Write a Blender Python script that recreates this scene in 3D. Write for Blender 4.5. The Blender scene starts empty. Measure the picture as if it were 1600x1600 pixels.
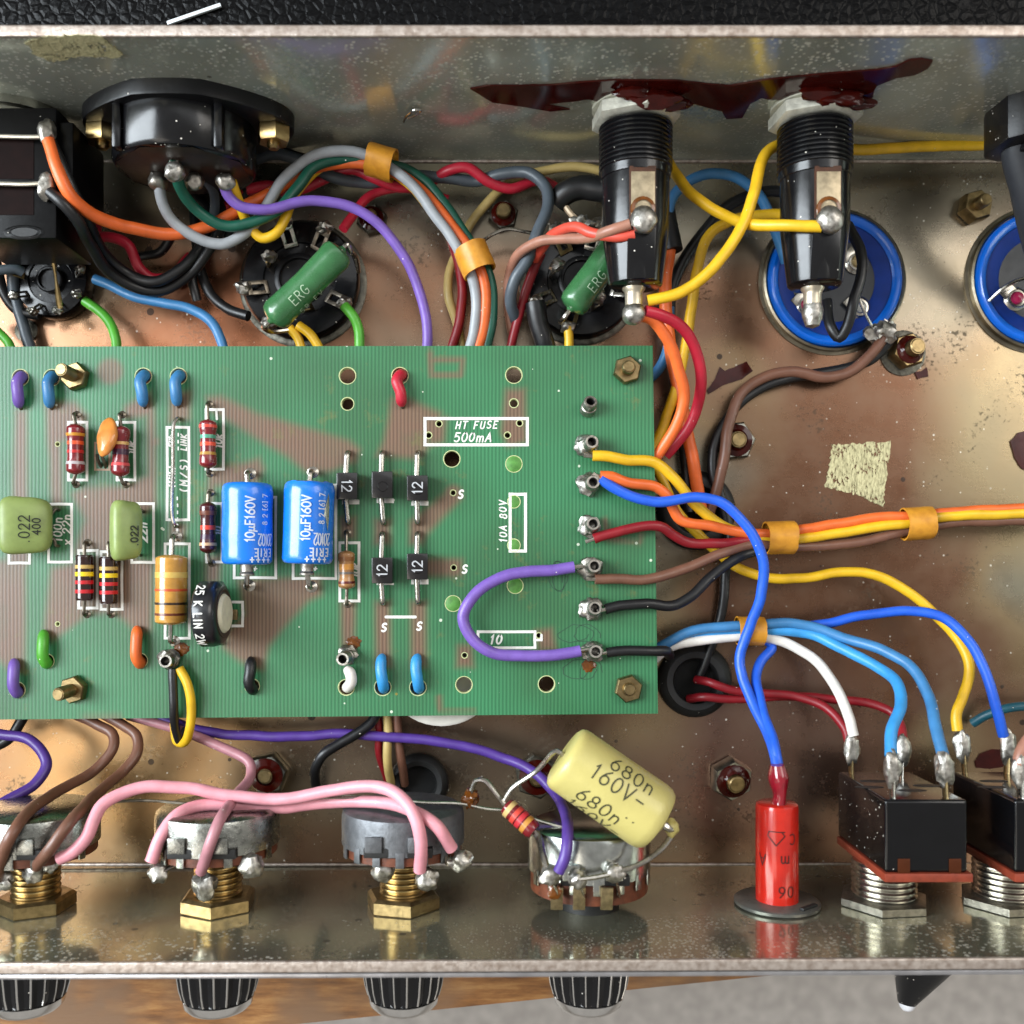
import bpy, bmesh, math, random
import numpy as np
from mathutils import Vector, Matrix, noise
from mathutils.geometry import delaunay_2d_cdt, tessellate_polygon

# ---------------------------------------------------------------- scale
# Working unit: 1/8 mm ("u").  K turns working units into metres.
K = 1 / 8000.0
C = 1560.0               # camera height above the circuit board (u) = 195 mm
NX, NY = 760.0, 874.0    # foot of the camera's plumb line
ZF, ZR = -110.0, 287.0   # chassis floor / rim heights (board top = 0)

sc = bpy.context.scene
# ---------------------------------------------------------------- camera
cam = bpy.data.cameras.new('camera')
camo = bpy.data.objects.new('camera', cam)
sc.collection.objects.link(camo)
camo.location = ((NX - 800) * K, -(NY - 800) * K, C * K)
cam.sensor_width = 36
cam.lens = 36 * C / 1600
cam.shift_x = -(NX - 800) / 1600
cam.shift_y = (NY - 800) / 1600
cam.clip_start = 0.005
cam.clip_end = 30
cam.dof.use_dof = True
cam.dof.focus_distance = (C - 25) * K
cam.dof.aperture_fstop = 18
sc.camera = camo
# ---------------------------------------------------------------- world
w = bpy.data.worlds.new('World'); sc.world = w; w.use_nodes = True
bg = w.node_tree.nodes['Background']
bg.inputs[0].default_value = (0.78, 0.755, 0.72, 1)
bg.inputs[1].default_value = 0.50
# ---------------------------------------------------------------- lamps
def area(name, loc, aim, sx, sy, power, col):
    l = bpy.data.lights.new(name, 'AREA'); l.shape = 'RECTANGLE'
    l.size = sx; l.size_y = sy; l.energy = power; l.color = col
    o = bpy.data.objects.new(name, l); sc.collection.objects.link(o)
    o.location = loc
    o.rotation_euler = (Vector(aim) - Vector(loc)).to_track_quat('-Z', 'Y').to_euler()
    return o
area('window_light', (-0.62, 0.10, 0.42), (0, 0, 0), 0.34, 0.62, 12.5, (0.86, 0.94, 1.0))
area('lamp_light', (0.60, 0.30, 0.62), (0, 0, 0), 0.40, 0.40, 2.2, (1.0, 0.95, 0.88))
area('rear_sheen_fill', (0.16, 0.42, 1.05), (0.05, 0.05, 0), 1.5, 0.34, 1.9, (0.95, 0.98, 1.0))  # added overhead fill, lays a sheen on the rear floor and softens the light
area('left_sheen_fill', (-0.50, -0.34, 0.95), (0, 0, 0), 0.45, 0.4, 1.4, (1.0, 0.90, 0.78))  # added warm overhead fill for sheen on the front left floor
# ---------------------------------------------------------------- exposure
sc.view_settings.view_transform = 'Standard'
sc.view_settings.look = 'None'
sc.view_settings.exposure = 0.08
sc.view_settings.gamma = 1.0
sc.render.engine = 'CYCLES'
sc.cycles.use_denoising = True
sc.cycles.max_bounces = 5
sc.cycles.diffuse_bounces = 3
sc.cycles.glossy_bounces = 4
sc.cycles.transmission_bounces = 2
sc.cycles.adaptive_threshold = 0.025
sc.cycles.caustics_reflective = False
sc.cycles.caustics_refractive = False

# ================================================================ helpers
def P(px, py, z=0.0):
    """working-space point that stands at height z"""
    s = (C - z) / C
    return Vector(((px - NX) * s + NX - 800, -((py - NY) * s + NY - 800), z))
def onY(px, py, Y):
    """point on the upright plane y = Y"""
    s = (800 - NY - Y) / (py - NY)
    return Vector(((px - NX) * s + NX - 800, Y, C * (1 - s)))
YW = 593.0                                    # inner face of rear wall
def YF(x): return -589.0 + (x + 660) * 0.005  # inner face of front wall

def lin(h, k=1.0):
    h = h.lstrip('#')
    out = []
    for i in (0, 2, 4):
        c = int(h[i:i+2], 16) / 255
        out.append(k * (c / 12.92 if c <= .04045 else ((c + .055) / 1.055) ** 2.4))
    return (*out, 1)

class MB:
    def __init__(s): s.v = []; s.f = []
    def add(s, vs, fs):
        n = len(s.v); s.v += [Vector(q) for q in vs]; s.f += [[i + n for i in f] for f in fs]; return s

def basis(w, up=None):
    w = Vector(w).normalized()
    up = Vector(up) if up is not None else Vector((0, 0, 1))
    if abs(up.normalized().dot(w)) > .97: up = Vector((0, 1, 0)) if abs(w.y) < .9 else Vector((1, 0, 0))
    u = up.cross(w).normalized(); v = w.cross(u)
    return u, v, w

def lathe(mb, prof, o, w, seg=24, up=None, a0=0.0, sx=1.0, sy=1.0):
    u, v, w = basis(w, up); o = Vector(o)
    vs = []; fs = []; rings = []
    for r, h in prof:
        if r <= 1e-6:
            vs.append(o + w * h); rings.append([len(vs) - 1])
        else:
            ring = []
            for i in range(seg):
                a = a0 + 2 * math.pi * i / seg
                vs.append(o + w * h + u * (r * sx * math.cos(a)) + v * (r * sy * math.sin(a))); ring.append(len(vs) - 1)
            rings.append(ring)
    for A, B in zip(rings, rings[1:]):
        for i in range(seg):
            j = (i + 1) % seg
            if len(A) == 1 and len(B) == 1: continue
            if len(A) == 1: fs.append([A[0], B[j], B[i]])
            elif len(B) == 1: fs.append([A[i], A[j], B[0]])
            else: fs.append([A[i], A[j], B[j], B[i]])
    return mb.add(vs, fs)

def crom(pts, step=6.0):
    pts = [Vector(p) for p in pts]
    if len(pts) < 3: return pts
    q = [pts[0] * 2 - pts[1]] + pts + [pts[-1] * 2 - pts[-2]]
    out = []
    for i in range(1, len(q) - 2):
        p0, p1, p2, p3 = q[i-1:i+3]
        n = max(2, int((p2 - p1).length / step))
        t0 = 0; t1 = t0 + max(1e-3, (p1-p0).length) ** .5; t2 = t1 + max(1e-3, (p2-p1).length) ** .5; t3 = t2 + max(1e-3, (p3-p2).length) ** .5
        for k in range(n):
            t = t1 + (t2 - t1) * k / n
            a1 = p0*((t1-t)/(t1-t0)) + p1*((t-t0)/(t1-t0))
            a2 = p1*((t2-t)/(t2-t1)) + p2*((t-t1)/(t2-t1))
            a3 = p2*((t3-t)/(t3-t2)) + p3*((t-t2)/(t3-t2))
            b1 = a1*((t2-t)/(t2-t0)) + a2*((t-t0)/(t2-t0))
            b2 = a2*((t3-t)/(t3-t1)) + a3*((t-t1)/(t3-t1))
            out.append(b1*((t2-t)/(t2-t1)) + b2*((t-t1)/(t2-t1)))
    out.append(pts[-1])
    return out

def tube(mb, pts, r, seg=10, cap=True, smooth=True, step=6.0, sx=1.0):
    pts = crom(pts, step) if smooth else [Vector(p) for p in pts]
    n = len(pts)
    T = [(pts[min(i+1, n-1)] - pts[max(i-1, 0)]).normalized() for i in range(n)]
    u = basis(T[0])[0]
    vs = []; fs = []
    for i in range(n):
        u = (u - T[i] * u.dot(T[i]))
        u = u.normalized() if u.length > 1e-6 else basis(T[i])[0]
        v = T[i].cross(u)
        rr = r(i / (n - 1)) if callable(r) else r
        for k in range(seg):
            a = 2 * math.pi * k / seg
            vs.append(pts[i] + u * (rr * sx * math.cos(a)) + v * (rr * math.sin(a)))
    for i in range(n - 1):
        for k in range(seg):
            l = (k + 1) % seg
            fs.append([i*seg+k, i*seg+l, (i+1)*seg+l, (i+1)*seg+k])
    if cap:
        fs.append([k for k in range(seg)][::-1]); fs.append([(n-1)*seg+k for k in range(seg)])
    return mb.add(vs, fs)

def box(mb, o, size, ax=None, bevel=0.0, segs=2):
    """box centred at o"""
    bm = bmesh.new(); bmesh.ops.create_cube(bm, size=1)
    for v in bm.verts: v.co = Vector((v.co.x*size[0], v.co.y*size[1], v.co.z*size[2]))
    if bevel > 0: bmesh.ops.bevel(bm, geom=bm.edges[:], offset=bevel, segments=segs, affect='EDGES', profile=.6)
    ax = ax or (Vector((1,0,0)), Vector((0,1,0)), Vector((0,0,1)))
    o = Vector(o)
    bm.verts.index_update()
    mb.add([o + ax[0]*v.co.x + ax[1]*v.co.y + ax[2]*v.co.z for v in bm.verts], [[v.index for v in f.verts] for f in bm.faces])
    bm.free(); return mb

def prism(mb, poly, o, u, v, h, bevel=0.0):
    """2-D outline in the (u, v) frame at o, raised by h along u x v"""
    u = Vector(u).normalized(); v = Vector(v).normalized(); w = u.cross(v); o = Vector(o)
    bm = bmesh.new()
    vs = [bm.verts.new((x, y, 0)) for x, y in poly]
    f = bm.faces.new(vs); f.normal_update()
    r = bmesh.ops.extrude_face_region(bm, geom=[f])
    for e in r['geom']:
        if isinstance(e, bmesh.types.BMVert): e.co.z += h
    if bevel > 0:
        top = [e for e in bm.edges if all(q.co.z > h - 1e-6 for q in e.verts)]
        bmesh.ops.bevel(bm, geom=top, offset=bevel, segments=2, affect='EDGES', profile=.6)
    bmesh.ops.triangulate(bm, faces=[q for q in bm.faces if len(q.verts) > 4])
    bm.verts.index_update()
    mb.add([o + u*q.co.x + v*q.co.y + w*q.co.z for q in bm.verts], [[q.index for q in f.verts] for f in bm.faces])
    bm.free(); return mb

_ico = {}
def ico(sub):
    if sub not in _ico:
        bm = bmesh.new(); bmesh.ops.create_icosphere(bm, subdivisions=sub, radius=1)
        bm.verts.index_update()
        _ico[sub] = ([v.co.copy() for v in bm.verts], [[v.index for v in f.verts] for f in bm.faces]); bm.free()
    return _ico[sub]
def blob(mb, o, r, sc3=(1, 1, 1), rough=.15, seed=0, sub=3, freq=1.4, ax=None):
    V, F = ico(sub); o = Vector(o); so = Vector((seed*3.1, seed*1.7, seed*.9))
    ax = ax or (Vector((1,0,0)), Vector((0,1,0)), Vector((0,0,1)))
    vs = []
    for q in V:
        k = 1 + rough * noise.noise(q*freq + so) + rough*.4*noise.noise(q*freq*2.7 + so)
        vs.append(o + (ax[0]*q.x*sc3[0] + ax[1]*q.y*sc3[1] + ax[2]*q.z*sc3[2]) * (r*k))
    return mb.add(vs, F)

def nut(mb, o, w, r, h, a0=0.0, hole=0.0):
    """hexagon nut, r across corners"""
    lathe(mb, [(0, 0), (r*.97, 0), (r, h*.08), (r, h*.80), (r*.90, h), (max(hole, r*.3), h), (0, h)], o, w, 6, a0=a0)
    return mb

def thread(mb, o, w, r, h, pitch, depth, seg=28, inner=0.0):
    prof = []; n = max(1, int(h / pitch))
    for i in range(n):
        y = i * h / n
        prof += [(r - depth, y), (r, y + h/n*.35), (r, y + h/n*.6), (r - depth, y + h/n*.95)]
    return lathe(mb, [(inner, 0)] + prof + [(r - depth, h), (inner, h)], o, w, seg)

# ---------------------------------------------------------------- objects
def link(o): sc.collection.objects.link(o)
def mesh_of(mb, name, mat, origin, angle=38):
    me = bpy.data.meshes.new(name)
    me.from_pydata([tuple((q - origin) * K) for q in mb.v], [], mb.f)
    bm = bmesh.new(); bm.from_mesh(me)
    bmesh.ops.recalc_face_normals(bm, faces=bm.faces); bm.to_mesh(me); bm.free()
    me.shade_smooth(); me.set_sharp_from_angle(angle=math.radians(angle))
    me.materials.append(mat)
    return me
class Thing:
    def __init__(s, name, label, cat, loc, group=None):
        s.o = bpy.data.objects.new(name, None); link(s.o)
        s.o.empty_display_size = .002
        s.org = Vector(loc); s.o.location = s.org * K
        s.o['label'] = label; s.o['category'] = cat
        if group: s.o['group'] = group
    def part(s, name, mb, mat, parent=None, label=None, kind=None, angle=38):
        o = bpy.data.objects.new(name, mesh_of(mb, name, mat, s.org, angle)); link(o)
        o.parent = parent or s.o
        if label: o['label'] = label
        if kind: o['kind'] = kind
        return o
def solo(name, label, cat, mb, mat, group=None, kind=None, angle=38):
    lo = Vector((min(q.x for q in mb.v) + max(q.x for q in mb.v), min(q.y for q in mb.v) + max(q.y for q in mb.v), 0)) / 2
    lo.z = min(q.z for q in mb.v)
    o = bpy.data.objects.new(name, mesh_of(mb, name, mat, lo, angle)); link(o); o.location = lo * K
    if label: o['label'] = label
    if cat: o['category'] = cat
    if group: o['group'] = group
    if kind: o['kind'] = kind
    return o

# ---------------------------------------------------------------- materials
def newmat(name):
    m = bpy.data.materials.new(name); m.use_nodes = True
    nt = m.node_tree; b = nt.nodes['Principled BSDF']
    return m, nt, b
def nd(nt, t, **kw):
    n = nt.nodes.new(t)
    for k, v in kw.items():
        if hasattr(n, k): setattr(n, k, v)
    return n
def coords(nt, rnd=True):
    tc = nd(nt, 'ShaderNodeTexCoord'); oi = nd(nt, 'ShaderNodeObjectInfo')
    ad = nd(nt, 'ShaderNodeVectorMath', operation='MULTIPLY_ADD')
    nt.links.new(oi.outputs['Random'], ad.inputs[0]); ad.inputs[1].default_value = (.31, .17, .23) if rnd else (0, 0, 0)
    nt.links.new(tc.outputs['Object'], ad.inputs[2])
    return ad.outputs[0]
def noise_n(nt, vec, size, detail=3, rough=.55):
    n = nd(nt, 'ShaderNodeTexNoise'); n.inputs['Scale'].default_value = 1 / (size * K)
    n.inputs['Detail'].default_value = detail; n.inputs['Roughness'].default_value = rough
    nt.links.new(vec, n.inputs['Vector']); return n.outputs['Fac']
def ramp(nt, fac, stops, interp='LINEAR'):
    r = nd(nt, 'ShaderNodeValToRGB'); cr = r.color_ramp; cr.interpolation = interp
    while len(cr.elements) < len(stops): cr.elements.new(.5)
    for e, (p, c) in zip(cr.elements, stops):
        e.position = p; e.color = c if len(c) == 4 else (*c, 1)
    nt.links.new(fac, r.inputs[0]); return r.outputs[0]
def mixc(nt, fac, a, b, blend='MIX'):
    m = nd(nt, 'ShaderNodeMix'); m.data_type = 'RGBA'; m.blend_type = blend
    for s, val in ((m.inputs[0], fac), (m.inputs[6], a), (m.inputs[7], b)):
        if isinstance(val, (int, float)): s.default_value = val
        elif isinstance(val, tuple): s.default_value = val
        else: nt.links.new(val, s)
    return m.outputs[2]
def mth(nt, op, a, b=None, clamp=False):
    m = nd(nt, 'ShaderNodeMath', operation=op); m.use_clamp = clamp
    for s, val in ((m.inputs[0], a), (m.inputs[1], b)):
        if val is None: continue
        if isinstance(val, (int, float)): s.default_value = val
        else: nt.links.new(val, s)
    return m.outputs[0]
def specks(nt, vec, cell, radius, keep):
    """round flecks: 1 inside a fleck; keep = share of cells that carry one"""
    v = nd(nt, 'ShaderNodeTexVoronoi'); v.inputs['Scale'].default_value = 1 / (cell * K)
    nt.links.new(vec, v.inputs['Vector'])
    sep = nd(nt, 'ShaderNodeSeparateColor'); nt.links.new(v.outputs['Color'], sep.inputs[0])
    rr = mth(nt, 'MULTIPLY', sep.outputs[1], radius / cell)
    inside = mth(nt, 'LESS_THAN', v.outputs['Distance'], rr)
    k = mth(nt, 'LESS_THAN', sep.outputs[0], keep)
    return mth(nt, 'MULTIPLY', inside, k)
def bumpn(nt, b, h, strength, dist):
    n = nd(nt, 'ShaderNodeBump'); n.inputs['Strength'].default_value = strength; n.inputs['Distance'].default_value = dist * K
    nt.links.new(h, n.inputs['Height']); nt.links.new(n.outputs[0], b.inputs['Normal'])

_M = {}
def mat(name, hexa, rough=.45, metal=0.0, var=.12, vsize=22, bump=0.0, bsize=6, coat=0.0, spec=.5, k=1.0, hex2=None, dust=0.0, sss=0.0, rvar=.12, anis=0.0):
    if name in _M: return _M[name]
    m, nt, b = newmat(name); vec = coords(nt)
    base = lin(hexa, k)
    c2 = lin(hex2, k) if hex2 else tuple(x * (1 - var*2.2) for x in base[:3]) + (1,)
    n1 = noise_n(nt, vec, vsize)
    f = ramp(nt, n1, [(.38, (0, 0, 0)), (.68, (1, 1, 1))])
    if hex2: fac = f
    else: fac = mth(nt, 'MULTIPLY', f, .55)
    col = mixc(nt, fac, base, c2)
    if dust > 0:
        d = specks(nt, vec, 6, 1.25, dust); col = mixc(nt, d, col, (.72, .68, .6, 1))
    nt.links.new(col, b.inputs['Base Color'])
    b.inputs['Metallic'].default_value = metal
    n2 = noise_n(nt, vec, vsize * .45, 2)
    rr = mth(nt, 'ADD', rough - rvar/2, mth(nt, 'MULTIPLY', n2, rvar), True)
    if dust > 0: rr = mth(nt, 'ADD', rr, mth(nt, 'MULTIPLY', d, .4), True)
    nt.links.new(rr, b.inputs['Roughness'])
    b.inputs['Specular IOR Level'].default_value = spec
    b.inputs['Coat Weight'].default_value = coat; b.inputs['Coat Roughness'].default_value = .08
    if sss > 0:
        b.inputs['Subsurface Weight'].default_value = sss; b.inputs['Subsurface Radius'].default_value = (8*K, 5*K, 4*K)
        b.inputs['Subsurface Scale'].default_value = 1.0
    if bump > 0: bumpn(nt, b, noise_n(nt, vec, bsize, 4, .6), bump, 1.5)
    _M[name] = m; return m

# metals and plastics that several things share
SOLDER = mat('solder', 'C6C3BC', .42, 1, .3, 7, .4, 6, k=.95, hex2='86827A', rvar=.3)
SOLDER_DULL = mat('solder_dull', 'A9A49B', .42, 1, .35, 8, .5, 5)
TIN = mat('tinned_wire', 'BDB8AE', .26, 1, .3, 14, .15, 9)
TIN_DARK = mat('tarnished_wire', '8E8578', .38, 1, .4, 12, .2, 7)
BRASS = mat('brass', 'B59C6C', .30, 1, .3, 26, .12, 9)
BRASS_OLD = mat('aged_brass', '9C8760', .38, 1, .4, 16, .2, 7)
ZINC = mat('zinc_plate', 'A9A99F', .30, 1, .35, 18, .2, 6)
NICKEL = mat('nickel', 'B9B4AA', .25, 1, .25, 18, .15, 8)
STEEL_OLD = mat('weathered_steel', '77746A', .45, 1, .5, 10, .4, 4)
BLACKP = mat('black_bakelite', '101012', .20, 0, .2, 30, .05, 8, dust=.10, spec=.42)
BLACKM = mat('black_matt_plastic', '111113', .36, 0, .2, 24, .12, 5, dust=.12, spec=.3)
RUBBER = mat('black_rubber', '151515', .55, 0, .2, 20, .15, 4, dust=.06)
PHENOL = mat('phenolic_board', '6E3A22', .5, 0, .4, 12, .25, 4)
VARN = mat('red_lacquer', '3E0C07', .12, 0, .35, 30, .06, 14, spec=.3)
FLUX = mat('amber_flux', '6E3C0C', .15, 0, .4, 10, .2, 8, coat=.3)
WHITEINK = mat('white_silkscreen', 'E6E4DC', .55, 0, .10, 10, .15, 3)
CHROME = mat('chrome', 'E6E4E0', .22, 1, .1, 20)
# ================================================================ lettering (single-stroke alphabet)
def arc(cx, cy, rx, ry, a, b, n=10):
    return [(cx + rx*math.cos(math.radians(a + (b-a)*i/n)), cy + ry*math.sin(math.radians(a + (b-a)*i/n))) for i in range(n+1)]
GL = {
 '0': (.6, [arc(.3,.5,.28,.5,90,450,16)]),
 '1': (.35, [[(.05,.78),(.2,1),(.2,0)]]),
 '2': (.6, [arc(.3,.72,.26,.28,170,-20,8) + [(.02,0),(.58,0)]]),
 '3': (.6, [arc(.28,.74,.25,.26,150,-90,8) + arc(.28,.26,.28,.26,90,-150,8)[1:]]),
 '4': (.6, [[(.45,0),(.45,1),(.02,.32),(.6,.32)]]),
 '5': (.6, [[(.54,1),(.1,1),(.07,.58)] + arc(.28,.32,.28,.32,110,-140,9)]),
 '6': (.6, [[(.48,1),(.2,.72)] + arc(.3,.3,.27,.3,160,-200,12)]),
 '7': (.6, [[(.02,1),(.56,1),(.18,0)]]),
 '8': (.6, [arc(.3,.75,.22,.25,-90,270,12), arc(.3,.26,.28,.26,90,450,12)]),
 '9': (.6, [arc(.3,.7,.27,.3,-20,340,12) + [(.5,.3),(.15,0)]]),
 'A': (.66, [[(0,0),(.32,1),(.64,0)], [(.12,.36),(.52,.36)]]),
 'C': (.6, [arc(.34,.5,.32,.5,50,310,12)]),
 'D': (.6, [[(.05,0),(.05,1)] + arc(.1,.5,.45,.5,90,-90,10)+[(.05,0)]]),
 'E': (.55, [[(.5,1),(.05,1),(.05,0),(.52,0)], [(.05,.52),(.4,.52)]]),
 'F': (.55, [[(.5,1),(.05,1),(.05,0)], [(.05,.52),(.4,.52)]]),
 'G': (.65, [arc(.34,.5,.32,.5,50,320,12) + [(.62,.45),(.36,.45)]]),
 'H': (.6, [[(.05,0),(.05,1)], [(.55,0),(.55,1)], [(.05,.5),(.55,.5)]]),
 'I': (.2, [[(.1,0),(.1,1)]]),
 'K': (.6, [[(.05,0),(.05,1)], [(.55,1),(.1,.45),(.58,0)]]),
 'L': (.5, [[(.05,1),(.05,0),(.5,0)]]),
 'M': (.75, [[(.05,0),(.05,1),(.38,.35),(.7,1),(.7,0)]]),
 'N': (.62, [[(.05,0),(.05,1),(.57,0),(.57,1)]]),
 'R': (.6, [[(.05,0),(.05,1),(.3,1)] + arc(.32,.76,.22,.24,90,-90,8)[1:] + [(.1,.52)], [(.28,.5),(.58,0)]]),
 'S': (.58, [arc(.3,.75,.24,.25,40,270,9) + arc(.28,.25,.26,.25,90,-140,9)[1:]]),
 'T': (.6, [[(.3,0),(.3,1)], [(0,1),(.6,1)]]),
 'U': (.6, [[(.05,1),(.05,.3)] + arc(.3,.28,.25,.28,180,360,8) + [(.55,1)]]),
 'V': (.62, [[(0,1),(.3,0),(.6,1)]]),
 'W': (.85, [[(0,1),(.2,0),(.42,.75),(.64,0),(.84,1)]]),
 'm': (.8, [[(.05,0),(.05,.62)], [(.05,.45)] + arc(.22,.42,.16,.2,160,0,6) + [(.38,0)], [(.4,.42)] + arc(.56,.42,.16,.2,170,0,6) + [(.72,0)]]),
 'n': (.55, [[(.05,0),(.05,.65)], [(.06,.42)] + arc(.27,.42,.2,.22,160,0,6) + [(.47,0)]]),
 'x': (.5, [[(.02,0),(.48,.6)], [(.02,.6),(.48,0)]]),
 'k': (.5, [[(.05,0),(.05,1)], [(.45,.62),(.1,.3),(.48,0)]]),
 'u': (.6, [[(-.02,-.3),(.1,.62),(.06,.2)] + arc(.26,.2,.2,.2,180,330,6) + [(.48,.62),(.46,.1),(.58,.0)]]),
 '.': (.25, [[(.1,.02),(.13,.05)]]),
 '-': (.6, [[(.05,.45),(.55,.45)]]),
 '+': (.7, [[(.05,.45),(.65,.45)], [(.35,.12),(.35,.78)]]),
 '/': (.5, [[(0,0),(.5,1)]]),
 '(': (.3, [arc(.35,.5,.3,.62,120,240,8)]),
 ')': (.3, [arc(-.05,.5,.3,.62,60,-60,8)]),
 '[': (.3, [[(.25,1.05),(.05,1.05),(.05,-.05),(.25,-.05)]]),
 ']': (.3, [[(.05,1.05),(.25,1.05),(.25,-.05),(.05,-.05)]]),
 ' ': (.35, []),
}
def ribbon2d(pl, t):
    """flat ribbon with round ends along a 2-D polyline -> verts, faces"""
    q = [pl[0]]
    for a in pl[1:]:
        if math.hypot(a[0]-q[-1][0], a[1]-q[-1][1]) > t*.12: q.append(a)
    if len(q) < 2: q.append((q[0][0] + t*.1, q[0][1]))
    n = len(q); L = []; R = []; h = t/2
    for i in range(n):
        def d(a, b):
            x, y = b[0]-a[0], b[1]-a[1]; l = math.hypot(x, y) or 1; return x/l, y/l
        d0 = d(q[i-1], q[i]) if i > 0 else d(q[0], q[1])
        d1 = d(q[i], q[i+1]) if i < n-1 else d0
        bx, by = d0[0]+d1[0], d0[1]+d1[1]; l = math.hypot(bx, by)
        if l < .2: bx, by = d0; l = 1
        bx, by = bx/l, by/l
        k = h / max(.45, bx*d0[0] + by*d0[1])
        L.append((q[i][0] - by*k, q[i][1] + bx*k)); R.append((q[i][0] + by*k, q[i][1] - bx*k))
    vs = []; fs = []
    for a, b in zip(L, R): vs += [a, b]
    for i in range(n-1): fs.append([2*i, 2*i+1, 2*i+3, 2*i+2])
    for end, i, sgn in ((0, 0, -1), (1, n-1, 1)):
        a, b = (q[0], q[1]) if end == 0 else (q[-2], q[-1])
        ang = math.atan2(b[1]-a[1], b[0]-a[0]) + (math.pi if end == 0 else 0)
        idx = [2*i] if end else [2*i+1]
        c = q[i]
        for s in range(1, 5):
            th = ang + math.pi/2 - math.pi*s/5
            vs.append((c[0] + h*math.cos(th), c[1] + h*math.sin(th))); idx.append(len(vs)-1)
        idx.append(2*i+1 if end else 2*i)
        fs.append(idx[::-1])
    return vs, fs
def text_polys(txt, h, slant=0.0, gap=.16, wob=0.0, seed=1):
    rnd = random.Random(seed); out = []; x = 0
    for ch in txt:
        wd, strokes = GL.get(ch, (.5, []))
        dy = rnd.uniform(-wob, wob) * h; ks = 1 + rnd.uniform(-wob, wob)
        for s in strokes:
            out.append([((x + px*ks + py*slant) * h, py*ks*h + dy) for px, py in s])
        x += wd + gap
    return out, (x - gap) * h
def lettering(mb, txt, h, t, mapf, slant=0.0, gap=.16, center=True, wob=0.0, seed=1, rise=.4, xs=1.0):
    """mapf(x, y, lift) -> Vector"""
    pls, wd = text_polys(txt, h, slant, gap, wob, seed)
    pls = [[(x*xs, y) for x, y in p] for p in pls]; wd *= xs
    x0 = -wd/2 if center else 0; y0 = -h/2 if center else 0
    strokes(mb, [[(x + x0, y + y0) for x, y in p] for p in pls], t, mapf, rise)
def strokes(mb, pls, t, mapf, rise=.4):
    for i, p in enumerate(pls):
        d = [p[0]]
        for a in p[1:]:
            n = max(1, int(math.hypot(a[0]-d[-1][0], a[1]-d[-1][1]) / 4.0)); b0 = d[-1]
            d += [(b0[0] + (a[0]-b0[0])*j/n, b0[1] + (a[1]-b0[1])*j/n) for j in range(1, n+1)]
        vs, fs = ribbon2d(d, t)
        mb.add([mapf(x, y, rise + i*.05) for x, y in vs], fs)
def plane_map(o, u, v):
    o = Vector(o); u = Vector(u).normalized(); v = Vector(v).normalized(); w = u.cross(v)
    return lambda x, y, l: o + u*x + v*y + w*l
def cyl_map_axis(o, w, mid, r):
    """x runs along axis w from o, y runs round the barrel about direction mid"""
    o = Vector(o); w = Vector(w).normalized(); m = Vector(mid); m = (m - w*m.dot(w)).normalized(); s = m.cross(w)
    s = -s
    def f(x, y, l):
        a = y / r
        return o + w*x + (m*math.cos(a) + m.cross(w)*math.sin(a)) * (r + l)
    return f
def cyl_map_round(o, w, mid, r, flip=1):
    """x runs round the barrel, y along axis w"""
    o = Vector(o); w = Vector(w).normalized(); m = Vector(mid); m = (m - w*m.dot(w)).normalized()
    def f(x, y, l):
        a = flip * x / r
        return o + w*y + (m*math.cos(a) + w.cross(m)*math.sin(a)) * (r + l)
    return f
UP = (0, 0, 1); E = (1, 0, 0); W_ = (-1, 0, 0); N = (0, 1, 0); S_ = (0, -1, 0)
# ================================================================ surroundings
def simple_sheet(poly, z, thick):
    mb = MB(); prism(mb, [(q.x, q.y) for q in poly], (0, 0, z - thick), E, N, thick); return mb
# wooden table under the chassis: its front edge runs slantwise across the view
m, nt, b = newmat('oak_table'); vec = coords(nt, False)
mp = nd(nt, 'ShaderNodeMapping'); mp.inputs['Scale'].default_value = (.16, 1, 1); mp.inputs['Rotation'].default_value = (0, 0, math.radians(6)); nt.links.new(vec, mp.inputs[0])
g = noise_n(nt, mp.outputs[0], 16, 5, .65)
g2 = noise_n(nt, vec, 150, 3)
col = ramp(nt, g, [(.30, lin('5E3B1C')), (.5, lin('8F5F30')), (.72, lin('B98A52'))])
col = mixc(nt, ramp(nt, g2, [(.42, (0, 0, 0)), (.62, (1, 1, 1))]), col, lin('7A5C42'))
nt.links.new(col, b.inputs['Base Color']); b.inputs['Roughness'].default_value = .5
bumpn(nt, b, g, .3, 2)
WOOD = m
ZT = -126
tb = [P(330, 1614, ZT), P(1360, 1508, ZT), P(2900, 1350, ZT), P(2900, -1200, ZT), P(-2400, -1200, ZT), P(-2400, 1895, ZT)]
tbl = Thing('table', 'brown wooden table top under the metal chassis', 'table', (0, 0, ZT - 160))
tbl.part('table_top', simple_sheet(tb, ZT, 160), WOOD)
GREY = mat('grey_carpet', 'A49E98', .9, 0, .22, 60, .5, 10, hex2='B8B2AB', k=1.0)
mb = MB(); box(mb, (0, 0, -2610), (60000, 60000, 20))
solo('floor', 'plain grey floor far below the table edge', None, mb, GREY, kind='structure')
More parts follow.
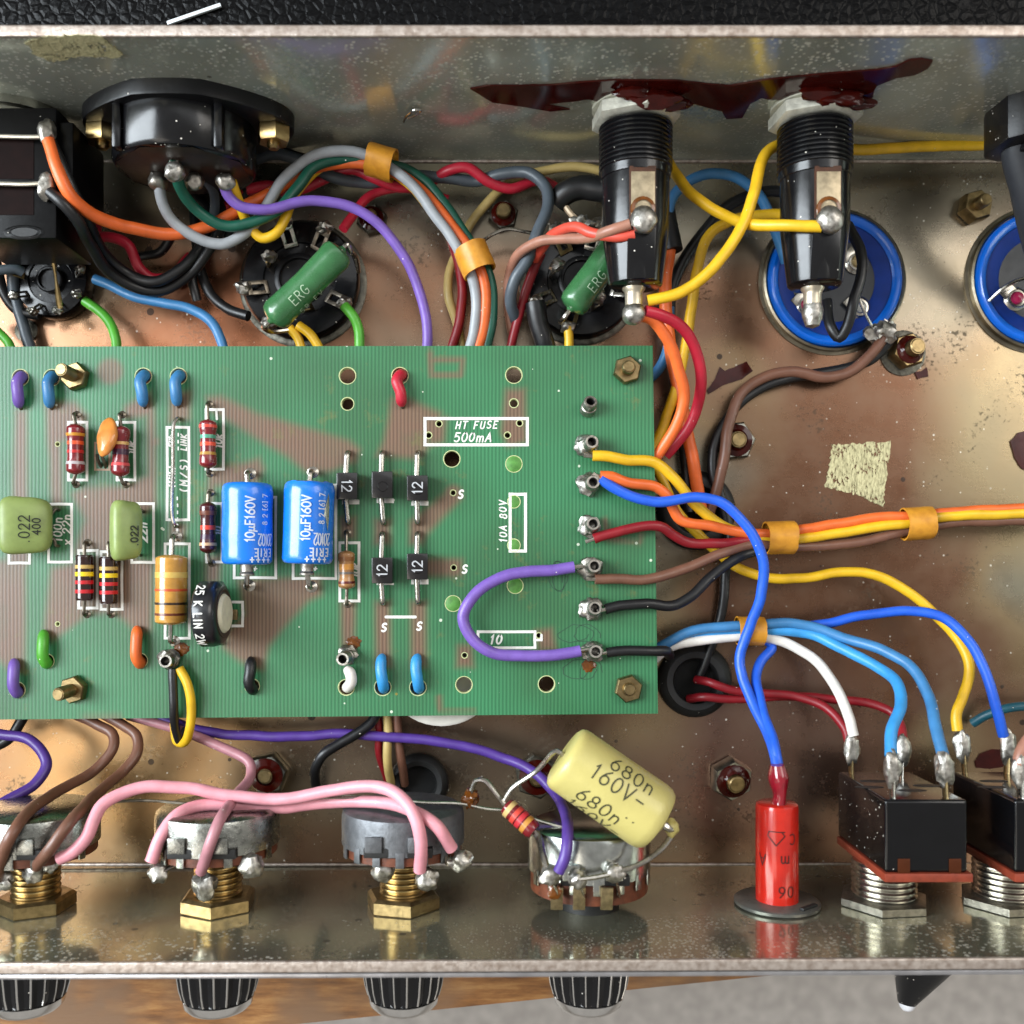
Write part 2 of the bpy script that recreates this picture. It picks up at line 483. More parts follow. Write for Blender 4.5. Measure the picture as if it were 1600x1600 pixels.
# black leathercloth cabinet behind the chassis
m, nt, b = newmat('black_leathercloth'); vec = coords(nt, False)
b.inputs['Base Color'].default_value = lin('060607'); b.inputs['Roughness'].default_value = .34; b.inputs['Specular IOR Level'].default_value = .10
v = nd(nt, 'ShaderNodeTexVoronoi', feature='DISTANCE_TO_EDGE'); v.inputs['Scale'].default_value = 1/(15*K)
nt.links.new(vec, v.inputs['Vector'])
h = mth(nt, 'ADD', mth(nt, 'MINIMUM', v.outputs['Distance'], .25), mth(nt, 'MULTIPLY', noise_n(nt, vec, 9), .35))
bumpn(nt, b, h, .8, 5); TOLEX = m
cab = Thing('amplifier_cabinet', 'black grained leathercloth cabinet behind the chassis rear wall', 'cabinet', (0, 1100, -126))
mb = MB(); box(mb, (0, 1125, -40), (3600, 960, 172), bevel=14); cab.part('covering', mb, TOLEX)
mb = MB(); box(mb, (0, 0, 0), (94, 7, 4), ax=basis((.0, .06, 1), (0, 1, 0)), bevel=1)
a0, a1 = P(262, 38, 50), P(346, 9, 50); d = (a1 - a0); mb = MB()
ax = (d.normalized(), Vector((0, 0, 1)).cross(d.normalized()), Vector((0, 0, 1)))
box(mb, (a0 + a1) / 2 + Vector((0, 0, 2)), (d.length, 6, 5), ax, bevel=1.5)
solo('metal_strip', 'bright thin metal strip lying on the black cabinet at top left', 'strip', mb, mat('bright_strip', 'E8EEF2', .3, .3))

# ---------------------------------------------------------------- chassis metal (zinc plate, yellow passivated)
def chassis_metal(name, tints, rough, fleck, dirt, bigsize=330, seed=(0, 0, 0), film=.2, zones=(), zb=None):
    m, nt, b = newmat(name); vec = coords(nt, False)
    mp = nd(nt, 'ShaderNodeMapping'); mp.inputs['Location'].default_value = tuple(s*K for s in seed); nt.links.new(vec, mp.inputs[0]); v0 = mp.outputs[0]
    n1 = noise_n(nt, v0, bigsize, 2, .45)
    col = ramp(nt, n1, tints)
    for (cx_, cy_, rx_, ry_, hx_, f_) in zones:      # reflections of the room, painted into the sheet as soft colour areas
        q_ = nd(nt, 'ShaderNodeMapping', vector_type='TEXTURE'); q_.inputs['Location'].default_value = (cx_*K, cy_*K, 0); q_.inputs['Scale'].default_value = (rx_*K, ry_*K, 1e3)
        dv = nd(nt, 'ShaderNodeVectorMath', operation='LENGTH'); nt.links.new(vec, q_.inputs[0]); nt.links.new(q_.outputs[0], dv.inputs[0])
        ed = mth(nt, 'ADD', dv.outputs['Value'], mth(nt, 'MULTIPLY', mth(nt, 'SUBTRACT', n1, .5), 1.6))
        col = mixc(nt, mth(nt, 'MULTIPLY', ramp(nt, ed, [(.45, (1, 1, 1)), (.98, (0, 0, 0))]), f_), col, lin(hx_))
    n2 = noise_n(nt, v0, 60, 4, .6)
    col = mixc(nt, mth(nt, 'MULTIPLY', n2, .35), col, lin('8F8C7C'))
    # fine grime
    n3 = noise_n(nt, v0, 7, 3, .7)
    grime = ramp(nt, mth(nt, 'ADD', mth(nt, 'MULTIPLY', n3, .5), mth(nt, 'MULTIPLY', noise_n(nt, v0, 95, 3), .5)), [(.585, (0, 0, 0)), (.64, (1, 1, 1))])
    col = mixc(nt, mth(nt, 'MULTIPLY', grime, dirt), col, lin('46423A'))
    # corrosion dots
    dots = specks(nt, v0, 34, 7, .16 if dirt > .3 else .05)
    col = mixc(nt, mth(nt, 'MULTIPLY', dots, .85), col, lin('2A1E16'))
    # pale dust flecks, also metal sparkle painted into the wall colour
    f1 = specks(nt, v0, 5.6, 2.7 if zb else 1.8, min(.95, fleck * 2)); fm = ramp(nt, noise_n(nt, v0, 120, 3), [(.28, (.05, .05, .05)), (.78, (1, 1, 1))])
    fl = mth(nt, 'MULTIPLY', f1, fm)
    if zb:
        sz = nd(nt, 'ShaderNodeSeparateXYZ'); nt.links.new(vec, sz.inputs[0]); mr = nd(nt, 'ShaderNodeMapRange'); mr.inputs[1].default_value = zb[0]*K; mr.inputs[2].default_value = zb[1]*K; mr.inputs[3].default_value = zb[2]; mr.inputs[4].default_value = 1.0; nt.links.new(sz.outputs[2], mr.inputs[0]); fl = mth(nt, 'MULTIPLY', fl, mr.outputs[0])
    col = mixc(nt, mth(nt, 'MULTIPLY', fl, .95), col, lin('F2F0E4'))
    nt.links.new(col, b.inputs['Base Color'])
    nonmetal = mth(nt, 'ADD', film, mth(nt, 'MULTIPLY', mth(nt, 'MAXIMUM', fl, dots), .6))
    nt.links.new(mth(nt, 'SUBTRACT', 1.0, nonmetal, True), b.inputs['Metallic'])
    rr = mth(nt, 'ADD', rough, mth(nt, 'MULTIPLY', mth(nt, 'SUBTRACT', n2, .45), .22), True)
    rr = mth(nt, 'ADD', rr, mth(nt, 'MULTIPLY', mth(nt, 'MAXIMUM', fl, grime), .25), True)
    nt.links.new(rr, b.inputs['Roughness'])
    # fine scratches + spangle
    mp2 = nd(nt, 'ShaderNodeMapping'); mp2.inputs['Scale'].default_value = (.05, 1, 1); mp2.inputs['Rotation'].default_value = (0, 0, .5); nt.links.new(v0, mp2.inputs[0])
    sc1 = noise_n(nt, mp2.outputs[0], 3.5, 2)
    hh = mth(nt, 'ADD', mth(nt, 'MULTIPLY', n3, .3), mth(nt, 'MULTIPLY', sc1, .2))
    bumpn(nt, b, hh, .10, 1.6)
    return m
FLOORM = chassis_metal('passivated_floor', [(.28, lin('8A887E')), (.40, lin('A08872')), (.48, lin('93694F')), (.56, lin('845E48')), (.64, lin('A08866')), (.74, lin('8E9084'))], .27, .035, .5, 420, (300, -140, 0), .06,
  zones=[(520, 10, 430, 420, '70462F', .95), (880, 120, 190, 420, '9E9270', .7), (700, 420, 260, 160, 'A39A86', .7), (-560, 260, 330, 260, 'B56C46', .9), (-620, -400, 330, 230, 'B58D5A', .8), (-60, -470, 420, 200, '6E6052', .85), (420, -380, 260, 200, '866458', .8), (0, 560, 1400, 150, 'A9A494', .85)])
WALLM = chassis_metal('passivated_wall', [(.30, lin('B4C4BC')), (.44, lin('CCD2C4')), (.54, lin('BEC2B4')), (.66, lin('CCD8D0'))], .15, .34, .12, 260, (50, 0, 90), .46, zb=(120, 390, .3))
WALLF = chassis_metal('passivated_front', [(.30, lin('A4A690')), (.44, lin('B8B69C')), (.54, lin('AEA490')), (.66, lin('BAC0AA'))], .10, .40, .40, 260, (700, 0, 30), .20, zb=(200, 400, .12))
RIM = mat('rim_metal', 'C6BAB0', .40, .75, .3, 9, .5, 4, hex2='9C8C80')
ALU = mat('aluminium_panel', 'D2D2D6', .3, 1, .2, 30, .1, 6)
ch = Thing('chassis', 'zinc plated metal amplifier chassis tray holding all the wiring', 'chassis', (0, 0, ZF - 13))
XL, XR = -1240, 1240
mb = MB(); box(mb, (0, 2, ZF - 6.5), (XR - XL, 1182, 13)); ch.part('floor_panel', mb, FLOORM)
mb = MB(); box(mb, (0, YW + 6.5, (ZF - 13 + ZR - 4) / 2), (XR - XL, 13, ZR - 4 - ZF + 13)); rw = ch.part('rear_wall', mb, WALLM)
mb = MB(); box(mb, (0, YW + 6.5, ZR - 1), (XR - XL, 14.5, 6), bevel=2.2, segs=3); ch.part('rim', mb, RIM, rw)
fwx = (Vector((1, .005, 0)).normalized(), Vector((-.005, 1, 0)).normalized(), Vector((0, 0, 1)))
mb = MB(); box(mb, (0, YF(0) - 6.5, (ZF - 13 + ZR - 4) / 2), (XR - XL, 13, ZR - 4 - ZF + 13), fwx); fw = ch.part('front_wall', mb, WALLF)
mb = MB(); box(mb, (0, YF(0) - 6.5, ZR - 1), (XR - XL, 14.5, 6), fwx, bevel=2.2, segs=3); ch.part('rim', mb, RIM, fw)
mb = MB(); box(mb, (0, YF(0) - 19, (ZF - 10 + ZR - 2) / 2), (XR - XL, 6, ZR - 2 - ZF + 10), fwx, bevel=1.5); ch.part('front_panel', mb, ALU)
for sx in (XL + 6.5, XR - 6.5):
    mb = MB(); box(mb, (sx, 2, (ZF + ZR) / 2), (13, 1180, ZR - ZF), bevel=2); ch.part('end_wall', mb, WALLM)
# raised bend bead where floor meets walls
for yy in (YW - 1.5, YF(0) + 1.5):
    mb = MB(); tube(mb, [(XL + 14, yy, ZF + 1.5), (XR - 14, yy, ZF + 1.5)], 3, 8, smooth=False); ch.part('bend_line', mb, RIM)

# patches lying on metal faces
def patch(name, label, cat, pts3, nrm, thick, material, group=None, jag=0.0, seed=1, step=7):
    rnd = random.Random(seed); n = Vector(nrm).normalized()
    u = basis(n)[0]; v = n.cross(u); o = Vector(pts3[0])
    q = []
    L = len(pts3)
    for i in range(L):
        a, b2 = Vector(pts3[i]), Vector(pts3[(i+1) % L]); k = max(1, int((b2-a).length / step))
        for j in range(k):
            p = a.lerp(b2, j/k) - o; x, y = p.dot(u), p.dot(v)
            q.append((x + rnd.uniform(-jag, jag), y + rnd.uniform(-jag, jag)))
    mb = MB(); prism(mb, q, o, u, v, thick, 0)
    return solo(name, label, cat, mb, material, group)
m, nt, b = newmat('dried_adhesive'); vec = coords(nt, False)
mp = nd(nt, 'ShaderNodeMapping'); mp.inputs['Scale'].default_value = (1, .35, 1); mp.inputs['Rotation'].default_value = (0, 0, -.12); nt.links.new(vec, mp.inputs[0])
wv = noise_n(nt, mp.outputs[0], 3.2, 3, .7); wv2 = noise_n(nt, vec, 26, 4, .7)
nt.links.new(ramp(nt, wv, [(.3, lin('8F8764')), (.62, lin('CFC79A'))]), b.inputs['Base Color']); b.inputs['Roughness'].default_value = .85
gp = mth(nt, 'GREATER_THAN', mth(nt, 'ADD', mth(nt, 'MULTIPLY', wv, .45), mth(nt, 'MULTIPLY', wv2, .55)), .455)
nt.links.new(gp, b.inputs['Alpha']); bumpn(nt, b, wv, 1.0, 2)
GLUE = m
patch('tape_residue', 'pale rectangular tape residue stuck to the brown floor right of the board', 'residue',
      [P(x, y, ZF + .2) for x, y in [(1300, 695), (1391, 690), (1386, 735), (1383, 760), (1380, 793), (1345, 775), (1288, 760), (1295, 730)]], UP, .9, GLUE, jag=2.2, seed=3, step=4)
patch('tape_residue', 'ragged pale tape residue high on the rear wall at top left', 'residue',
      [onY(x, y, YW - .4) for x, y in [(38, 68), (60, 57), (110, 54), (160, 56), (188, 80), (190, 90), (130, 88), (80, 96), (55, 85)]], (0, -1, 0), .9, GLUE, jag=2.5, seed=5, step=5)
vp = [(735,137),(760,132),(800,132),(860,131),(900,127),(960,123),(1060,124),(1110,130),(1140,132),(1200,122),(1290,113),(1370,107),(1400,102),(1420,92),(1440,90),(1458,93),(1450,105),(1430,115),(1400,120),(1370,132),(1366,140),(1364,150),(1350,158),(1320,157),(1200,153),(1190,151),(1172,160),(1160,182),(1135,184),(1128,172),(1075,158),(1060,167),(960,163),(920,153),(880,158),(850,161),(890,169),(860,172),(820,165),(770,158)]
patch('lacquer_streak', 'dark red thread lacquer streak across the rear wall behind the fuse holders', 'lacquer', [onY(x, y, YW - .5) for x, y in vp], (0, -1, 0), 2.4, VARN, jag=.35, step=9)
patch('lacquer_chip', 'dark red arrow shaped lacquer flake on the floor below the blue can', 'lacquer', [P(x, y, ZF + .3) for x, y in [(1104,610),(1117,592),(1124,573),(1132,580),(1166,565),(1176,580),(1160,592),(1130,602),(1107,616)]], UP, 2.4, VARN, jag=.5)
patch('lacquer_chip', 'small dark red lacquer flake right of the nut beside the blue can', 'lacquer', [P(x, y, ZF + .3) for x, y in [(1429,582),(1438,580),(1447,574),(1450,588),(1440,590),(1433,592)]], UP, 2.4, VARN, jag=.8)
patch('lacquer_chip', 'round dark red lacquer drop at the right edge above the yellow bundle', 'lacquer', [P(x, y, ZF + .3) for x, y in [(1578,690),(1590,676),(1620,670),(1640,700),(1620,740),(1596,733),(1584,715)]], UP, 2.5, VARN, jag=.6)
patch('lacquer_chip', 'dark red oval lacquer drop on the floor behind the right hand switch', 'lacquer', [P(x, y, ZF + .3) for x, y in [(1523,1190),(1530,1178),(1548,1170),(1567,1170),(1572,1185),(1566,1198),(1545,1201),(1525,1199)]], UP, 2.0, VARN, jag=.4)
# ================================================================ circuit board
def V0(px, py, z=0): return Vector((px - 800, 800 - py, z))
TR = [
 [(24,640),(42,640),(42,760),(45,790),(46,875),(40,890),(40,1050),(20,1052),(-5,1030),(-300,1030),(-300,880),(12,875),(20,770)],
 [(70,625),(118,628),(138,650),(130,670),(95,692),(99,790),(80,795),(78,720),(74,690)],
 [(112,772),(135,760),(195,760),(232,742),(230,650),(192,655),(195,635),(235,612),(241,640),(244,790),(225,805),(190,795),(178,810),(176,860),(190,890),(150,862),(115,866),(132,812)],
 [(80,888),(185,864),(240,880),(236,985),(215,990),(195,970),(175,957),(140,960),(105,985),(82,1002),(68,985),(74,930)],
 [(266,612),(298,612),(297,655),(263,660)], [(266,815),(292,820),(287,852),(262,852)],
 [(322,620),(345,618),(400,645),(545,688),(563,702),(556,722),(512,738),(490,742),(475,735),(450,715),(330,642)],
 [(326,735),(345,728),(385,722),(405,715),(414,732),(402,755),(336,760),(331,800),(320,800)],
 [(370,905),(502,900),(503,930),(482,940),(440,985),(420,1010),(412,1047),(392,1045),(370,1030),(348,1012),(355,985),(382,960),(376,930)],
 [(532,940),(556,940),(553,1010),(534,1010)], [(322,868),(346,868),(342,910),(322,910)],
 [(612,622),(636,622),(690,645),(668,702),(657,718),(588,712),(600,688)],
 [(662,648),(698,652),(694,690),(670,698)], [(790,608),(820,608),(824,690),(794,698),(782,675)],
 [(640,850),(640,815),(705,762),(722,778),(665,838),(660,850)], [(655,872),(722,874),(722,900),(655,900)],
 [(586,940),(609,940),(611,1042),(587,1042)], [(641,940),(666,940),(666,1042),(643,1042)],
 [(715,1008),(737,1008),(740,1042),(713,1042)], [(836,985),(862,982),(870,1016),(842,1018)],
 [(530,808),(556,808),(556,842),(530,842)], [(585,812),(610,812),(610,850),(585,850)],
 [(10,868),(40,868),(40,900),(10,900)],
]
TRS = [([(672,552),(674,586),(720,586),(723,562),(676,562)], 4.5), ([(686,1090),(688,1112),(740,1112)], 4.5), ([(945,812),(950,842),(1000,848),(1002,832)], 4.0), ([(130,1118),(185,1118)], 6)]
SPOT = [(172,580,22), (543,826,14), (708,772,16), (708,887,17), (240,690,10)]
HOLES = [(543,587,12.5),(543,631,9.5),(625,587,12.5),(803,586,12.5),(706,717,12.5),(725,1070,12.5),(854,1069,12.5),
         (32,590,12.5),(81,590,12.5),(224,588,12.5),(279,588,12.5),(27,1078,12),(73,1033,11),(219,1032,11),(394,1072,11),(541,1074,12),(598,1074,12.5),(653,1074,12.5),(803,630,6.5),
         (686,662,4.5),(670,680,4.5),(812,661,4.5),(793,680,4.5),(708,770,4),(709,887,4),(90,694,3),(90,975,3),(726,1024,4),(842,993,4)]
x0 = -300
corner = [(x0, 542), (1020, 540), (1028, 1115), (x0, 1127)]
pts = []; edges = []
n0 = len(pts)
def edge_pts(a, b, st):
    n = max(1, int(math.hypot(b[0]-a[0], b[1]-a[1]) / st)); return [(a[0] + (b[0]-a[0])*i/n, a[1] + (b[1]-a[1])*i/n) for i in range(n)]
bound = []
for i in range(4): bound += edge_pts(corner[i], corner[(i+1) % 4], 9)
pts += bound; edges += [(i, (i+1) % len(bound)) for i in range(len(bound))]
hole_idx = []
for hx, hy, hr in HOLES:
    n = 20 if hr > 7 else 12; s = len(pts); sq = 1
    pts += [(hx + hr*math.cos(2*math.pi*i/n), hy + hr*math.sin(2*math.pi*i/n)) for i in range(n)]
    edges += [(s+i, s+(i+1) % n) for i in range(n)]; hole_idx.append(list(range(s, s+n)))
gx = np.arange(-14, 1016, 5.0); gy = np.arange(548, 1110, 5.0)
G2 = np.array([(x, y) for x in gx for y in gy])
keep = np.ones(len(G2), bool)
for hx, hy, hr in HOLES: keep &= np.hypot(G2[:,0]-hx, G2[:,1]-hy) > hr + 2.5
pts += [tuple(q) for q in G2[keep]]
r = delaunay_2d_cdt([Vector(p) for p in pts], edges, [], 0, 1e-4)
rv, rf = r[0], r[2]
RV = np.array([tuple(p) for p in rv])
faces = []
for f in rf:
    c = RV[list(f)].mean(axis=0)
    if any((c[0]-hx)**2 + (c[1]-hy)**2 < (hr*.98)**2 for hx, hy, hr in HOLES): continue
    yl = 542 + (c[0]-x0)/(1020-x0)*-2; yb = 1127 - 12*(c[0]-x0)/(1028-x0)
    if c[1] < yl - .01 or c[1] > yb + .01 or c[0] > 1020 + 8*(c[1]-540)/575 + .01: continue
    faces.append(list(f))
def poly_sd(X, Y, poly):
    inside = np.zeros(len(X), bool); d = np.full(len(X), 1e9)
    n = len(poly)
    for i in range(n):
        (ax, ay), (bx, by) = poly[i], poly[(i+1) % n]
        ex, ey = bx-ax, by-ay
        t = np.clip(((X-ax)*ex + (Y-ay)*ey) / (ex*ex+ey*ey+1e-9), 0, 1)
        d = np.minimum(d, np.hypot(X-ax-t*ex, Y-ay-t*ey))
        cond = (ay > Y) != (by > Y)
        xi = ax + (Y-ay) * ex / (ey if abs(ey) > 1e-9 else 1e-9)
        inside ^= cond & (X < xi)
    return np.where(inside, d, -d)
def seg_d(X, Y, pl):
    d = np.full(len(X), 1e9)
    for (ax, ay), (bx, by) in zip(pl, pl[1:]):
        ex, ey = bx-ax, by-ay; t = np.clip(((X-ax)*ex + (Y-ay)*ey) / (ex*ex+ey*ey), 0, 1)
        d = np.minimum(d, np.hypot(X-ax-t*ex, Y-ay-t*ey))
    return d
X, Y = RV[:,0], RV[:,1]
cop = np.zeros(len(RV))
for p in TR: cop = np.maximum(cop, np.clip((poly_sd(X, Y, p) + 9) / 18, 0, 1))
for pl, w_ in TRS: cop = np.maximum(cop, .75 * np.clip((w_ + 4 - seg_d(X, Y, pl)) / 7, 0, 1))
for sx, sy, sr in SPOT: cop = np.maximum(cop, .8 * np.clip((sr + 5 - np.hypot(X-sx, Y-sy)) / 12, 0, 1))
cop = cop*cop*(3-2*cop)
TH = 13
nv = len(RV)
used_edges = {}
for f in faces:
    for a, b2 in zip(f, f[1:] + f[:1]): used_edges[(a, b2)] = 1
vs = [(x-800, 800-y, 0) for x, y in RV] + [(x-800, 800-y, -TH) for x, y in RV]
fs = [f for f in faces] + [[i + nv for i in f[::-1]] for f in faces]
side = [[a, b2, b2+nv, a+nv] for (a, b2) in used_edges if (b2, a) not in used_edges]
me = bpy.data.meshes.new('laminate')
me.from_pydata([(x*K, y*K, z*K) for x, y, z in vs], [], fs + side)
at = me.attributes.new('copper', 'FLOAT', 'POINT'); at.data.foreach_set('value', np.concatenate([cop, cop]).astype(np.float32))
nb = len(fs)
mi = np.zeros(len(me.polygons), np.int32); mi[nb:] = 1
bm = bmesh.new(); bm.from_mesh(me); bmesh.ops.recalc_face_normals(bm, faces=bm.faces); bm.to_mesh(me); bm.free()
me.polygons.foreach_set('material_index', mi)
m, nt, b = newmat('green_fibreglass'); vec = coords(nt, False)
an = nd(nt, 'ShaderNodeAttribute', attribute_name='copper')
sx = nd(nt, 'ShaderNodeSeparateXYZ'); nt.links.new(vec, sx.inputs[0])
wob = mth(nt, 'MULTIPLY', noise_n(nt, vec, 90, 2), 2.2*K)
ph = mth(nt, 'MULTIPLY', mth(nt, 'ADD', sx.outputs[0], wob), 2*math.pi/(5.7*K))
rip = mth(nt, 'ADD', mth(nt, 'MULTIPLY', mth(nt, 'SINE', ph), .5), .5)
big = noise_n(nt, vec, 260, 2)
g1 = mixc(nt, rip, lin('286842'), lin('3B8156')); g2 = mixc(nt, rip, lin('265434'), lin('366A42'))
col = mixc(nt, ramp(nt, big, [(.35, (0,0,0)), (.65, (1,1,1))]), g1, g2)
b1 = mixc(nt, rip, lin('5E4536'), lin('7A5F4C'))
cf = mth(nt, 'MULTIPLY', an.outputs['Fac'], mth(nt, 'ADD', .74, mth(nt, 'MULTIPLY', noise_n(nt, vec, 70), .42)), True)
col = mixc(nt, cf, col, b1)
d1 = specks(nt, vec, 24, 2.6, .4); col = mixc(nt, mth(nt, 'MULTIPLY', d1, .8), col, lin('D5DCC8'))
d2 = specks(nt, vec, 46, 5, .10); col = mixc(nt, mth(nt, 'MULTIPLY', d2, .8), col, lin('8A7A30'))
d3 = noise_n(nt, vec, 140, 4); col = mixc(nt, ramp(nt, d3, [(.56, (0,0,0)), (.72, (.45,.45,.45))]), col, lin('2F5B3A'))
sm = noise_n(nt, vec, 34, 5, .7); col = mixc(nt, ramp(nt, mth(nt, 'ADD', mth(nt, 'MULTIPLY', sm, .6), mth(nt, 'MULTIPLY', noise_n(nt, vec, 210, 2), .4)), [(.575, (0,0,0)), (.66, (.55,.55,.55))]), col, lin('6A6A3A'))
nt.links.new(col, b.inputs['Base Color'])
b.inputs['Roughness'].default_value = .40; b.inputs['Coat Weight'].default_value = .15; b.inputs['Coat Roughness'].default_value = .25
bumpn(nt, b, mth(nt, 'ADD', rip, mth(nt, 'MULTIPLY', d1, 2)), .12, 1.0)
PCBM = m
PCBE = mat('laminate_edge', 'C9CDA0', .6, 0, .25, 8, .4, 4)
me.materials.append(PCBM); me.materials.append(PCBE)
board = Thing('circuit_board', 'green ribbed fibreglass circuit board with white lettering', 'circuit board', (0, 0, 0))
lam = bpy.data.objects.new('laminate', me); link(lam); lam.parent = board.o
RINGM = mat('hole_rim', 'C9CF98', .5, 0, .2, 5)
for (hx, hy, hr) in HOLES:
    mb = MB(); lathe(mb, [(hr-.4, -2), (hr+.1, .3), (hr+1.0, .35), (hr+1.3, .1)], V0(hx, hy), UP, 24); board.part('hole_rim', mb, RINGM, lam)
PLUG = mat('light_green_laminate', '55903E', .5, 0, .3, 10)
for (hx, hy, hr) in [(803,725,12.5),(803,784,9.5),(803,852,9.5),(805,915,12),(708,943,12)]:
    mb = MB(); lathe(mb, [(0,.25),(hr,.25),(hr+.2,.1)], V0(hx, hy), UP, 24); board.part('uncut_hole', mb, PLUG, lam)
    mb = MB(); lathe(mb, [(hr-.1, .25), (hr+.1, .5), (hr+1.0, .5), (hr+1.2, .1)], V0(hx, hy), UP, 24); board.part('hole_rim', mb, RINGM, lam)
BEIGE = mat('faded_silkscreen', 'A98E76', .6, 0, .2, 8)
def rect(a, b2, c, d, t=4.2, mt=None, nm='outline_box'):
    mb = MB(); rnd = random.Random(int(a*7+b2)); j = lambda: rnd.uniform(-.6, .6)
    # four ribbons butted end to end
    for pl in ([(a-t/2, b2), ((a+c)/2, b2+j()), (c+t/2, b2)], [(c, b2+t/2), (c+j(), (b2+d)/2), (c, d-t/2)], [(c+t/2, d), ((a+c)/2, d+j()), (a-t/2, d)], [(a, d-t/2), (a+j(), (b2+d)/2), (a, b2+t/2)]):
        L = []; 
        for i in range(len(pl)):
            q0, q1 = pl[max(0, i-1)], pl[min(len(pl)-1, i+1)]; dx, dy = q1[0]-q0[0], q1[1]-q0[1]; l = math.hypot(dx, dy)
            nx, ny = -dy/l*t/2, dx/l*t/2; L += [(pl[i][0]+nx, pl[i][1]+ny), (pl[i][0]-nx, pl[i][1]-ny)]
        mb.add([V0(x, y, .35) for x, y in L], [[0,1,3,2],[2,3,5,4]])
    board.part(nm, mb, mt or WHITEINK, lam)
for q in [(664,654,824,695,4.6),(797,772,821,861,4.6),(747,987,836,1012,4.2),(107,660,136,750),(183,660,211,750),(261,668,295,812),(322,640,349,733),(323,787,347,878),
          (76,788,112,878),(206,787,240,879),(123,860,152,950),(158,862,191,952),(258,850,296,997),(352,941,379,978),(366,777,431,903),(458,758,525,904),(531,848,561,939),(14,850,46,880)]:
    rect(*q)
rect(149,692,171,734,3.2,BEIGE)
def inkline(pl, t=4, mt=None, nm='ink_line'):
    mb = MB(); strokes(mb, [[(x-800, 800-y) for x, y in pl]], t, lambda x, y, l: Vector((x, y, l))); board.part(nm, mb, mt or WHITEINK, lam)
inkline([(603,964),(649,964)], 4.4)
for pl in ([(338,640),(339,655)], [(838,1000),(846,1000),(846,992)], [(277,820),(277,845)]): inkline(pl, 3.6)
def ink(txt, px, py, h, t, d='E', slant=.22, gap=.2, wob=.05, mt=None, seed=3):
    u, v = {'E': (E, N), 'N': (N, W_), 'S': (S_, E)}[d]
    mb = MB(); lettering(mb, txt, h, t, plane_map(V0(px, py), u, v), slant, gap, wob=wob, seed=seed); board.part('lettering', mb, mt or WHITEINK, lam)
ink('HT FUSE', 744, 664, 11, 2.1, gap=.34); ink('500mA', 738, 683, 13.5, 2.3, gap=.26)
ink('10A 80V', 786, 815, 11, 2.1, 'N', .15, .34)
for x, y in ((719,772),(725,889),(599,980),(654,978)): ink('S', x, y, 12, 3.2)
ink('10', 774, 999, 13, 2.9, gap=.35)
ink('100n', 90, 828, 13, 2.4, 'N', .1, .24); ink('x 22n', 104, 828, 13, 2.4, 'N', .1, .24); ink('22n', 223, 832, 13, 3.0, 'N', .2, .24)
ink('10k', 341, 690, 11, 2.6, 'N'); ink('10k', 555, 892, 11, 2.6, 'N'); ink('10k', 205, 700, 10, 2.4, 'N'); ink('10', 341, 830, 10, 2.4, 'N')
ink('LINK', 287, 692, 8.5, 2.2, 'N', .2, .3); ink('50k', 268, 690, 8.5, 2.2, 'N'); ink('(M/S)', 287, 744, 10.5, 2.4, 'N', .15, .55); ink('(10k)', 268, 746, 9.5, 2.4, 'N', .2, .3)
ink('- - - -', 277, 795, 8, 2.2, 'N', 0); ink('- - -', 278, 690, 8, 2.2, 'N', 0)
ink('+', 398, 888, 8, 2.2); ink('+', 492, 888, 8, 2.2)
for bx, by in ((548,768),(602,766),(656,770),(602,894),(656,893)):
    mb = MB(); box(mb, V0(bx, by, .2), (27, 40, .5)); board.part('ink_block', mb, WHITEINK, lam)
# pencil scribble
PENCIL = mat('pencil', '2A4A38', .6)
rnd = random.Random(4)
for cx, cy, rx, ry in ((872,900,16,24),(890,990,30,14),(895,1045,26,16)):
    inkline([(cx + rx*math.cos(a*.45)*(1-.02*a) + rnd.uniform(-2,2) + (a*1.2 if cx > 880 else 0), cy + ry*math.sin(a*.45) + rnd.uniform(-2,2)) for a in range(30)], 1.0, PENCIL, 'pencil_scribble')
# board fixings
def stud(px, py, zb, tipdx, tipdy, label, r=22.5, h=13, sr=10.5, sh=30, nmat=BRASS_OLD, smat=BRASS_OLD, wash=None, group=None, a0=.3, lac=False, nm='nut_and_stud'):
    o = P(px, py, zb)
    t = Thing(nm, label, 'nut', o, group)
    lean = Vector((tipdx, -tipdy, 60)).normalized()
    if wash:
        mb = MB(); lathe(mb, [(0, 0), (wash, 0), (wash, 2.5), (wash*.95, 3.2), (0, 3.2)], o, UP, 28); t.part('washer', mb, STEEL_OLD); o = o + Vector((0, 0, 3))
    mb = MB(); nut(mb, o, lean, r, h, a0); t.part('nut', mb, nmat)
    mb = MB(); thread(mb, o + lean*(h-1), lean, sr, sh, 4, 1.0, 18)
    lathe(mb, [(sr*.9, sh+h-1.5), (sr*.75, sh+h+.5), (0, sh+h+.5)], o, lean, 18); t.part('stud', mb, smat)
    if lac:
        mb = MB(); lathe(mb, [(r*.8, h-1), (r*.78, h+1.5), (sr*1.3, h+4), (sr*1.05, h+9)], o, lean, 20); t.part('thread_lacquer', mb, VARN)
    return t
GB = 'nuts holding the circuit board'
stud(121, 590, 0, -10, -6, 'brass nut and leaning stud at the top left of the board', group=GB, sh=32)
stud(979, 580, 0, 0, -4, 'brass nut and stud at the top right corner of the board', group=GB, sh=16)
stud(119, 1076, 0, -12, 4, 'brass nut and leaning stud at the bottom left of the board', group=GB, sh=34)
stud(981, 1075, 0, 1, 1, 'brass nut with flush stud at the bottom right corner of the board', group=GB, sh=6)
